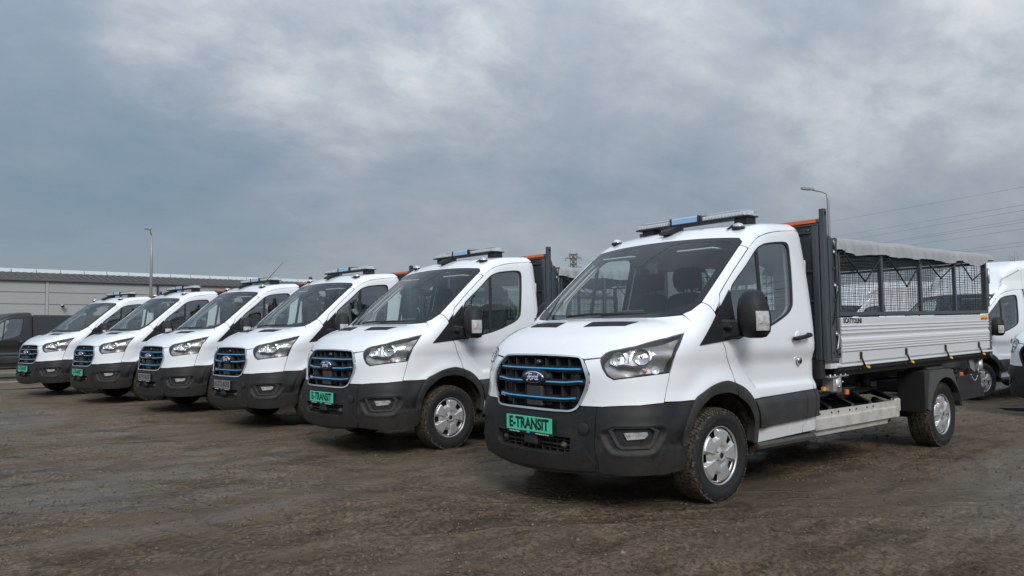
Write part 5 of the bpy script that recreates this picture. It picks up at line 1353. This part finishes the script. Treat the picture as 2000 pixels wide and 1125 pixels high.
me.loops.add(F.size); me.loops.foreach_set('vertex_index', F.astype(np.int32).ravel()); me.polygons.add(len(F)); me.polygons.foreach_set('loop_start', (np.arange(len(F)) * 3).astype(np.int32)); me.update(); o = link('loose_stones', me, STONE, kind='stuff'); o['label'] = 'small loose stones scattered over the muddy lot'
# puddles
WATER = mat('puddle_water', (.035, .034, .030), .04, spec=.6)
for (x, y, a, b_, r_) in ((-9.6, -.15, .55, .16, -.72), (2.3, -21.2, 1.6, .30, .1), (2.0, -17.6, .9, .2, .1)):
    pts = []
    for k in range(28):
        w = 2 * PI * k / 28; q = 1 + .35 * mnoise.noise(Vector((math.cos(w) * 1.5 + x, math.sin(w) * 1.5 + y, 0)))
        pts.append((x + a * q * math.cos(w) * math.cos(r_) - b_ * q * math.sin(w) * math.sin(r_), y + a * q * math.cos(w) * math.sin(r_) + b_ * q * math.sin(w) * math.cos(r_), 0))
    mb = MB(); n = len(pts); zz = .004 if x > -5 else gz(x, y) + .006
    mb.add([(p[0], p[1], zz) for p in pts] + [(x + (p[0] - x) * 1.06, y + (p[1] - y) * 1.06, zz - .02) for p in pts], [tuple(range(n))] + [(i, i + n, (i + 1) % n + n, (i + 1) % n) for i in range(n)])
    p_ = mb.build('puddle', WATER, kind='structure')

# ================================================================ the six tipper trucks
def make_truck():
    r = empty('tipper_truck')
    build_cab(r); build_chassis(r); build_bed(r)
    return r
proto = make_truck()
GRP = 'white dropside tipper trucks parked in a row'
plateA = build_plate(proto, 'E-TRANSIT', GREENP)
lab = ['nearest white tipper truck, whole caged silver dropside bed and grey tarp in view',
       'second white tipper truck from the right, green plate, front wheel fully in view',
       'third white tipper truck from the right, grey plate, no aerial on its roof',
       'white tipper truck with a tall thin aerial on its roof and a grey plate',
       'white tipper truck with a green plate, second from the left of the row',
       'farthest white tipper truck at the left end, in front of the dark van']
trucks = []
for i, (x, y, a, z) in enumerate(VANS):
    t = proto if i == 0 else copy_tree(proto)
    t.location = (x, y, z); t.rotation_euler = (0, 0, math.radians(a)); trucks.append(t)
    tag(t, lab[i], 'truck', GRP)
def find(o, nm):
    return [c for c in o.children if c.name.split('.')[0] == nm]
tgrey = text_mesh('AUTO-BOSS', .104, .0006, 0, .0012, .86); tgrey.transform(place_mtx(0, (0, 1, 0), (0, 0, 1), (1, 0, 0), (1.0332, 0, .581))); tgrey.materials.clear(); tgrey.materials.append(INK)
gpan = MB(); gpan.box((1.026, -.260, .526), (1.0325, .260, .636), .002); gpan = gpan.mesh(); gpan.materials.append(GREYP)
for i in (2, 3):
    p = find(trucks[i], 'number_plate')[0]; p['label'] = 'grey number plate with dark letters'
    for c in p.children:
        if c.name.startswith('plate_lettering'): c.data = tgrey
        if c.name.startswith('plate_panel'): c.data = gpan
for i in (0, 1, 4, 5): find(trucks[i], 'number_plate')[0]['label'] = 'green number plate with black letters'
mb = MB(); mb.cyl((-.74, .60, 2.14), (-.90, .58, 2.30), .009, 8, .006); mb.cyl((-.90, .58, 2.30), (-1.20, .54, 2.60), .006, 6, .003); mb.build('whip_aerial', PLAST, trucks[3])
mb = MB(); mb.box((.24, .10, 1.345), (.10, .52, 1.365), .005); REDC = mat('red_folder', (.55, .05, .03), .5); mb.build('red_folder', REDC, trucks[3])

# ================================================================ panel vans behind
def make_van(paint, low=False):
    """high-roofed panel van on the same nose"""
    r = empty('panel_van')
    VB['back'] = -4.90; VB['high'] = 0 if low else 1
    build_cab(r, paint, ev=False)
    # roof and body sides of the box
    if not low:
        roof = [(-.500,0,2.056),(-.510,.267,2.051),(-.541,.55,2.037),(-.571,.785,2.017),(-.550,.829,1.977),(-.510,.834,1.944),(-.536,.86,1.936),(-.556,.879,1.920),(-.615,.874,1.966),(-.711,.869,2.024),(-.85,.868,2.067),(-1.035,.862,2.098),(-1.30,.853,2.112)]
        topz = 2.30
        # front dome above the windscreen and doors
        panel('high_roof', sym([(-.500,0,2.056),(-.510,.267,2.051),(-.541,.55,2.037),(-.571,.785,2.017),(-.62,.82,2.10),(-.85,.82,2.32),(-1.3,.79,2.50),(-4.85,.79,2.54)]), paint, r, 'Z', both=False, step=.09)
        panel('roof_side', [(-.553,.83,1.976),(-.513,.834,1.943),(-.539,.86,1.935),(-.559,.879,1.919),(-.615,.874,1.966),(-.711,.869,2.024),(-.85,.868,2.067),(-1.035,.862,2.098),(-1.378,.853,2.122),(-1.378,.79,2.515),(-.86,.82,2.315),(-.63,.82,2.095)], paint, r, 'Y', step=.05)
        zt = 2.535
    else:
        panel('roof', sym(O_ROOF + [(-4.85,.85,2.12)]), paint, r, 'Z', both=False, step=.09); zt = 2.11
    aw = [(-3.40 + .44 * math.cos(a_), .97, .346 + .44 * math.sin(a_)) for a_ in np.linspace(math.radians(12), math.radians(168), 14)]
    panel('body_side', [(-1.385,.97,.44)] + [(x_, y_, max(z_, .44)) for x_, y_, z_ in aw] + [(-4.86,.97,.44),(-4.86,.85,zt),(-3,.85,zt),(-1.385,.85,zt)], paint, r, 'Y', step=.06)
    panel('body_rib', [(-1.55,.97,.80),(-2.8,.97,.80),(-2.8,.97,1.12),(-1.55,.97,1.12)], PLAST if False else paint, r, 'Y', off=.006, step=.08)
    panel('body_rib', [(-1.50,.95,1.26),(-4.6,.95,1.26),(-4.6,.95,1.285),(-1.50,.95,1.285)], DARK if low else paint, r, 'Y', off=.004, step=.08)
    panel('side_moulding', [(-1.39,.984,.55),(-2.90,.984,.55),(-2.90,.984,.74),(-1.39,.984,.74)], PLAST2, r, 'Y', off=.012, step=.08, depth=.03)
    mb = MB(); mb.box((-4.88, -.92, .42), (-4.90, .92, zt)); mb.build('rear_door', paint, r)
    mb = MB(); mb.box((-4.88, -.96, .30), (-4.98, .96, .46), .02); mb.build('rear_bumper', PLAST, r)
    mb = MB(); mb.box((-1.4, -.88, .38), (-4.86, .88, .50)); mb.build('floor_pan', FRAME, r)
    wheel(r, 0, 1, .3); wheel(r, 0, -1, .5); wheel(r, -3.40, 1, .28); wheel(r, -3.40, -1, 1.0)
    VB['back'] = -1.385; VB['high'] = 0
    return r
hv = make_van(PAINT)
VG = 'white panel vans parked behind the trucks'
tag(hv, 'white high-roof panel van just behind the nearest truck bed, its door mirror beside the cage', 'van', VG)
hv.location = (-11.67, -2.08, -.10); hv.rotation_euler = (0, 0, math.radians(-17.7))
for x, y, a, l in ((-16.1, -6.85, -17.7, 'white high-roof panel van seen through the middle of the wire cage'), (-18.4, -10.6, -17, 'white high-roof panel van seen through the front end of the wire cage'), (-8.90, 1.24, -23, 'white panel van cut off by the right edge, headlight and dark bumper showing')):
    v = copy_tree(hv); v.location = (x, y, -.10 if x < -10 else -.055); v.rotation_euler = (0, 0, math.radians(a)); tag(v, l, 'van', VG)
dv = make_van(DPAINT, True)
tag(dv, 'dark grey panel van standing side-on at the far left behind the row', 'van'); dv.location = (2.95, -24.1, 0); dv.rotation_euler = (0, 0, math.radians(7)); dv.scale = (1.0, .95, .925)

# ================================================================ warehouse
WALL = mat('grey_cladding', (.33, .345, .35), .5, noise=(.6, .25, (.27, .28, .28)))
ROOFM = mat('dark_roof_sheet', (.085, .085, .088), .5, noise=(2, .4, (.13, .125, .12)))
RIDGE = mat('translucent_ridge_sheet', (.42, .46, .47), .3)
WH = empty('warehouse', (0, -70, 0)); tag(WH, 'long low grey clad warehouse with dark tiled roof on the left', 'building')
def part(mb, name, m): return mb.build(name, m, WH)
x_l, x_r = 60, -75
verts_j = [-4.9, -22.0, 12, 29, 46, -39, -56]
edges_x = sorted(set([x_l, x_r] + verts_j), reverse=True)
for a, b_ in zip(edges_x[:-1], edges_x[1:]):
    for k in range(6):
        z0, z1 = k * 1.0 + .02, k * 1.0 + .985
        mb = MB(); mb.box((a - .12, 0, z0), (b_ + .12, .10, min(z1, 5.97)), .02); part(mb, 'wall_panel', WALL)
mb = MB(); mb.box((x_l, -.5, 0), (x_r, -.02, 6.0)); mb.box((x_l, -20, 0), (x_l - .3, -.5, 6)); mb.box((x_r, -20, 0), (x_r + .3, -.5, 6)); mb.box((x_l, -20, 0), (x_r, -19.7, 6)); part(mb, 'inner_wall', ROOFM)
for x in verts_j:
    mb = MB(); mb.box((x - .11, .02, 0), (x + .11, .14, 5.97), .01); part(mb, 'joint_cover', GALV)
for x in (-13.6, -31, 20):
    mb = MB(); mb.cyl((x, .22, 0), (x, .22, 5.9), .08, 8); part(mb, 'downpipe', FRAME)
mb = MB(); mb.box((x_l, .10, 5.95), (x_r, .36, 6.12), .03); part(mb, 'gutter', ROOFM)
mb = MB(); mb.box((x_l, -19.9, 6.0), (x_r, .05, 6.03)); mb.add([(x_l, .3, 6.12), (x_r, .3, 6.12), (x_r, -5.0, 7.02), (x_l, -5.0, 7.02), (x_r, -20, 6.1), (x_l, -20, 6.1), (x_r, .3, 6.06), (x_l, .3, 6.06)], [(0, 1, 2, 3), (3, 2, 4, 5), (0, 1, 6, 7)]); part(mb, 'roof_deck', ROOFM)
rb = MB(); rows = 9
for r_ in range(rows):
    t0, t1 = r_ / rows, (r_ + 1) / rows
    ya, yb = .3 - 5.3 * t0, .3 - 5.3 * t1; za, zb_ = 6.13 + .9 * t0, 6.13 + .9 * t1
    for xx in np.arange(x_r, x_l, .55):
        rb.add([(xx + .04, ya, za + .05), (xx + .27, ya, za + .10), (xx + .50, ya, za + .05), (xx + .04, yb, zb_), (xx + .27, yb, zb_ + .05), (xx + .50, yb, zb_), (xx + .04, ya, za - .03), (xx + .5, ya, za - .03)], [(0, 1, 4, 3), (1, 2, 5, 4), (6, 7, 2, 1, 0)])
rt_ = rb.build('roof_tile', ROOFM, WH, kind='stuff')
for k, xx in enumerate(np.arange(x_r, x_l, 1.9)):
    mb = MB(); mb.add([(xx + .03, -4.9, 7.03), (xx + 1.87, -4.9, 7.03), (xx + 1.87, -5.3, 7.40), (xx + .03, -5.3, 7.40), (xx + .03, -6.0, 7.40), (xx + 1.87, -6.0, 7.40), (xx + .03, -6.4, 7.0), (xx + 1.87, -6.4, 7.0)], [(0, 1, 2, 3), (3, 2, 5, 4), (4, 5, 7, 6), (0, 3, 4, 6), (1, 2, 5, 7)])
    part(mb, 'ridge_sheet', RIDGE)
cc = empty('security_camera', (-6.0, -69.75, 3.9)); tag(cc, 'small white security camera on the warehouse wall', 'camera')
mb = MB(); mb.box((-.05, -.15, -.05), (.05, .12, .05), .01); mb.build('bracket', GALV, cc)
mb = MB(); mb.lathe([(0, .30), (.13, .28), (.16, .10), (.13, 0), (0, -.02)], 16, 'y', (0, .10, 0)); mb.build('camera_body', WALL, cc)
mb = MB(); mb.lathe([(0, .43), (.10, .40), (.13, .38)], 16, 'y', (0, .0, -.03)); mb.build('camera_lens', GLOSSBK, cc)

# ================================================================ lamp posts, pylon, cables
LAMPM = mat('lamp_glass', (.45, .46, .46), .25)
POLE = mat('galvanised_pole', (.30, .31, .32), .5, metal=.3)
p1 = empty('street_lamp', (-8.10, -49.18, 0)); tag(p1, 'tall street lamp with a short upright head in front of the warehouse', 'street lamp')
mb = MB(); mb.tube([(0, 0, 0), (0, 0, 6.2), (.02, .0, 7.9)], [.11, .085, .06], 10); mb.tube([(.02, 0, 7.9), (.10, 0, 8.25), (.28, 0, 8.36)], .04, 8); mb.build('pole', POLE, p1)
mb = MB(); mb.box((.02, -.12, 8.29), (.46, .12, 8.41), .05); mb.build('lamp_head', POLE, p1); mb = MB(); mb.box((.06, -.09, 8.27), (.42, .09, 8.295), .01); mb.build('lamp_glass', LAMPM, p1)
p2 = empty('street_lamp', (-36.03, -17.08, 0)); tag(p2, 'street lamp with a long side arm rising behind the nearest truck bed', 'street lamp')
dx, dy = (-35.49 + 36.03) / 1.13, (-18.07 + 17.08) / 1.13
mb = MB(); mb.tube([(0, 0, 0), (0, 0, 8.6), (dx * .05, dy * .05, 8.93), (dx * .25, dy * .25, 9.06), (dx * .85, dy * .85, 9.24)], [.11, .075, .06, .045, .04], 10); mb.build('pole', POLE, p2)
mt = place_mtx(0, (dx, dy, .15), (-dy, dx, 0), (-dx * .15, -dy * .15, 1), (dx * 1.1, dy * 1.1, 9.27))
mb = MB(); mb.prism([(-.36, -.09), (-.2, -.14), (.22, -.14), (.34, -.06), (.34, .06), (.22, .14), (-.2, .14), (-.36, .09)], 'z', 0, .11); me = mb.mesh(); me.transform(mt); link('lamp_head', me, POLE, p2)
mb = MB(); mb.box((-.18, -.10, -.03), (.28, .10, .0), .01); me = mb.mesh(); me.transform(mt); link('lamp_glass', me, LAMPM, p2)

PYM = mat('pylon_steel', (.13, .13, .13), .6)
py = empty('pylon', (-189.55, -197.35, 0)); tag(py, 'lattice electricity pylon on the horizon between the two nearest trucks', 'pylon')
py.rotation_euler = (0, 0, math.radians(226 - 90))
mb = MB(); T_ = .09
def strut(a, b_, t=T_): mb.cyl(a, b_, t, 4, None, False)
lev = [(0, 4.6), (8, 3.7), (16, 2.9), (23.2, 2.2), (24.8, 1.25), (26.3, 1.15), (28.2, 1.15), (30.0, 1.15)]
for (z0, w0), (z1, w1) in zip(lev[:-1], lev[1:]):
    for sx in (1, -1):
        for sy in (1, -1): strut((sx * w0, sy * w0, z0), (sx * w1, sy * w1, z1), .12)
        strut((sx * w0, -w0, z0), (sx * w1, w1, z1)); strut((sx * w0, w0, z0), (sx * w1, -w1, z1)); strut((-w0, sx * w0, z0), (w1, sx * w1, z1)); strut((w0, sx * w0, z0), (-w1, sx * w1, z1))
        strut((sx * w1, -w1, z1), (sx * w1, w1, z1)); strut((-w1, sx * w1, z1), (w1, sx * w1, z1))
strut((0, 0, 24), (0, 0, 30.2), .16)
mb.build('tower', PYM, py)
mb = MB()
for z, w in ((28.6, 2.9), (30.0, 1.6), (24.9, 3.1)):
    strut((-w, 0, z), (w, 0, z), .13)
    for sg in (1, -1): strut((sg * w, 0, z), (sg * 1.0, 0, z + .8)); strut((sg * w, 0, z), (sg * 1.0, .9, z)); strut((sg * w, 0, z), (sg * 1, -.9, z)); strut((sg * w, 0, z), (sg * w, 0, z - .9), .10)
mb.build('cross_arm', PYM, py)
WIRE = mat('cable', (.10, .11, .12), .6)
CAB = [[(-187.91, -198.92, 28.68), (-156.39, -79.83, 25.25), (-110.56, -29.11, 19.84), (-93.01, -17.02, 17.38)],
[(-188.74, -198.14, 28.08), (-153.76, -75.53, 21.59), (-110.53, -29.2, 17.45), (-92.99, -17.1, 15.38)],
[(-189.15, -197.74, 27.78), (-150.67, -70.71, 20.19), (-110.52, -29.23, 16.72), (-92.98, -17.13, 14.81)],
[(-189.56, -197.35, 27.49), (-145.22, -63.03, 18.19), (-110.51, -29.28, 15.54), (-92.97, -17.17, 13.85)],
[(-189.96, -196.96, 27.19), (-143.4, -60.67, 17.83), (-110.5, -29.3, 15.13), (-92.97, -17.19, 13.42)],
[(-190.37, -196.56, 26.89), (-138.71, -54.99, 16.48), (-110.49, -29.33, 14.26), (-92.96, -17.22, 12.67)],
[(-190.78, -196.17, 26.59), (-126.67, -42.56, 13.65), (-110.47, -29.4, 12.54), (-92.95, -17.28, 11.22)],
[(-191.18, -195.77, 26.29), (-120.55, -37.19, 12.71), (-110.47, -29.42, 12.0), (-92.94, -17.31, 10.7)]]
cl = ['topmost of the thin power cables crossing the sky at the right', 'second highest power cable over the nearest truck', 'third power cable from the top at the right', 'fourth power cable from the top at the right', 'fifth power cable from the top, close under another', 'third power cable from the bottom at the right', 'second lowest power cable at the right edge', 'lowest power cable, just above the tarpaulin end']
for i, p in enumerate(CAB):
    P_ = [Vector(q) for q in p]; q = []
    for k in range(10):
        t = k / 10; a = P_[0].lerp(P_[1], t); a.z -= 4 * t * (1 - t) * 1.2; q.append(a)
    q.append(P_[1]); q.append(P_[2])
    q.append(P_[-1]); q.append(P_[-1] + (P_[-1] - P_[-2]) * 4)
    mb = MB(); mb.tube([tuple(v) for v in q], .014, 4); o = mb.build('power_cable', WIRE); tag(o, cl[i], 'cable', 'power cables')

# ================================================================ bare trees on the right
BARK = mat('bark', (.07, .055, .045), .9); LEAFB = mat('brown_twigs', (.15, .085, .055), .9); LEAFG = mat('olive_twigs', (.085, .075, .048), .9)
def tree(x, y, h, w, m, label, seed):
    r = random.Random(seed); t = empty('bare_tree', (x, y, 0)); tag(t, label, 'tree', 'brown bare trees behind the vans')
    tr = MB(); tw = MB()
    def branch(p, d, L, rad, lv):
        q = [p]; 
        for s in range(3):
            d = (d + Vector((r.uniform(-.2, .2), r.uniform(-.2, .2), .05))).normalized(); p = p + d * L / 3; q.append(p)
        tr.tube([tuple(v) for v in q], [rad, rad * .85, rad * .7, rad * .5], 5)
        if lv >= 3:
            for k in range(20):
                c = q[r.randint(1, 3)] + Vector((r.gauss(0, .42), r.gauss(0, .42), r.gauss(0, .42))); a = Vector((r.uniform(-1, 1), r.uniform(-1, 1), r.uniform(-.2, 1))).normalized() * r.uniform(.15, .4); b_ = a.cross(Vector((r.random(), r.random(), r.random()))).normalized() * r.uniform(.02, .06)
                tw.add([c - b_ * .6, c + b_ * .6, c + a], [(0, 1, 2)])
            return
        for k in range(4 if lv else 6):
            nd = (d * .8 + Vector((r.uniform(-1, 1), r.uniform(-1, 1), r.uniform(-.1, .7))) * .9).normalized(); branch(q[r.randint(1 if lv == 0 else 1, 3)], nd, L * .66, rad * .5, lv + 1)
    branch(Vector((0, 0, 0)), Vector((0, 0, 1)), h * .45, .16, 0)
    a = tr.mesh(); b2 = tw.mesh(fix=False)
    zm = max(v.co.z for v in b2.vertices); wm = max(abs(v.co.x) for v in b2.vertices)
    S_ = Matrix.Diagonal((w / wm, w / wm, h / zm, 1)); a.transform(S_); b2.transform(S_)
    link('trunk', a, BARK, t); link('crown', b2, m, t)
tl = [(-86.7, -20.3, 9.5, 3.2), (-85.9, -22.6, 9.3, 2.6), (-86.0, -24.3, 9.1, 2.1), (-85.6, -26.0, 8.6, 2.2), (-85.0, -27.8, 8.4, 2.4), (-84.2, -29.6, 8.1, 2.2), (-83.7, -31.4, 7.9, 2.3), (-83.0, -33.4, 7.6, 2.3), (-88, -17.5, 9.6, 3.0), (-82, -36, 7.2, 2.6)]
tlab = ['reddish bare tree near the right edge above the high-roof van', 'tallest twiggy brown tree over the high-roof van', 'small rounded brown tree top beside the tarpaulin end', 'brown bare tree hidden by the rear corner of the cage', 'olive brown tree behind the last bay of the cage', 'brown tree seen through the third bay of the cage', 'low brown tree seen through the middle cage posts', 'low bare tree seen at the second cage post', 'broad bare tree at the extreme right edge', 'bare tree seen through the front bay of the cage']
for i, (x, y, h, w) in enumerate(tl): tree(x, y, h, w, LEAFG if i in (4, 6, 8) else LEAFB, tlab[i], 30 + i)
mb = MB()
r = random.Random(3)
for k in range(9000):
    a_ = math.radians(r.uniform(188, 262)); D = r.uniform(150, 175); x, y = 4.7 + D * math.cos(a_), 4.3 + D * math.sin(a_)
    z = r.random() ** .8 * (3.4 + 1.6 * mnoise.noise(Vector((x * .06, y * .06, 0))))
    a = Vector((r.uniform(-1, 1), r.uniform(-1, 1), r.uniform(0, 1))) * .9; b_ = Vector((r.uniform(-1, 1), r.uniform(-1, 1), r.uniform(-1, 1))) * .5
    mb.add([(x, y, z), (x + a.x, y + a.y, z + a.z), (x + b_.x, y + b_.y, z + b_.z)], [(0, 1, 2)])
o = mb.build('distant_hedge', LEAFG, fix=False, kind='stuff'); o['label'] = 'far dark scrub along the edge of the lot'
bpy.context.view_layer.update()
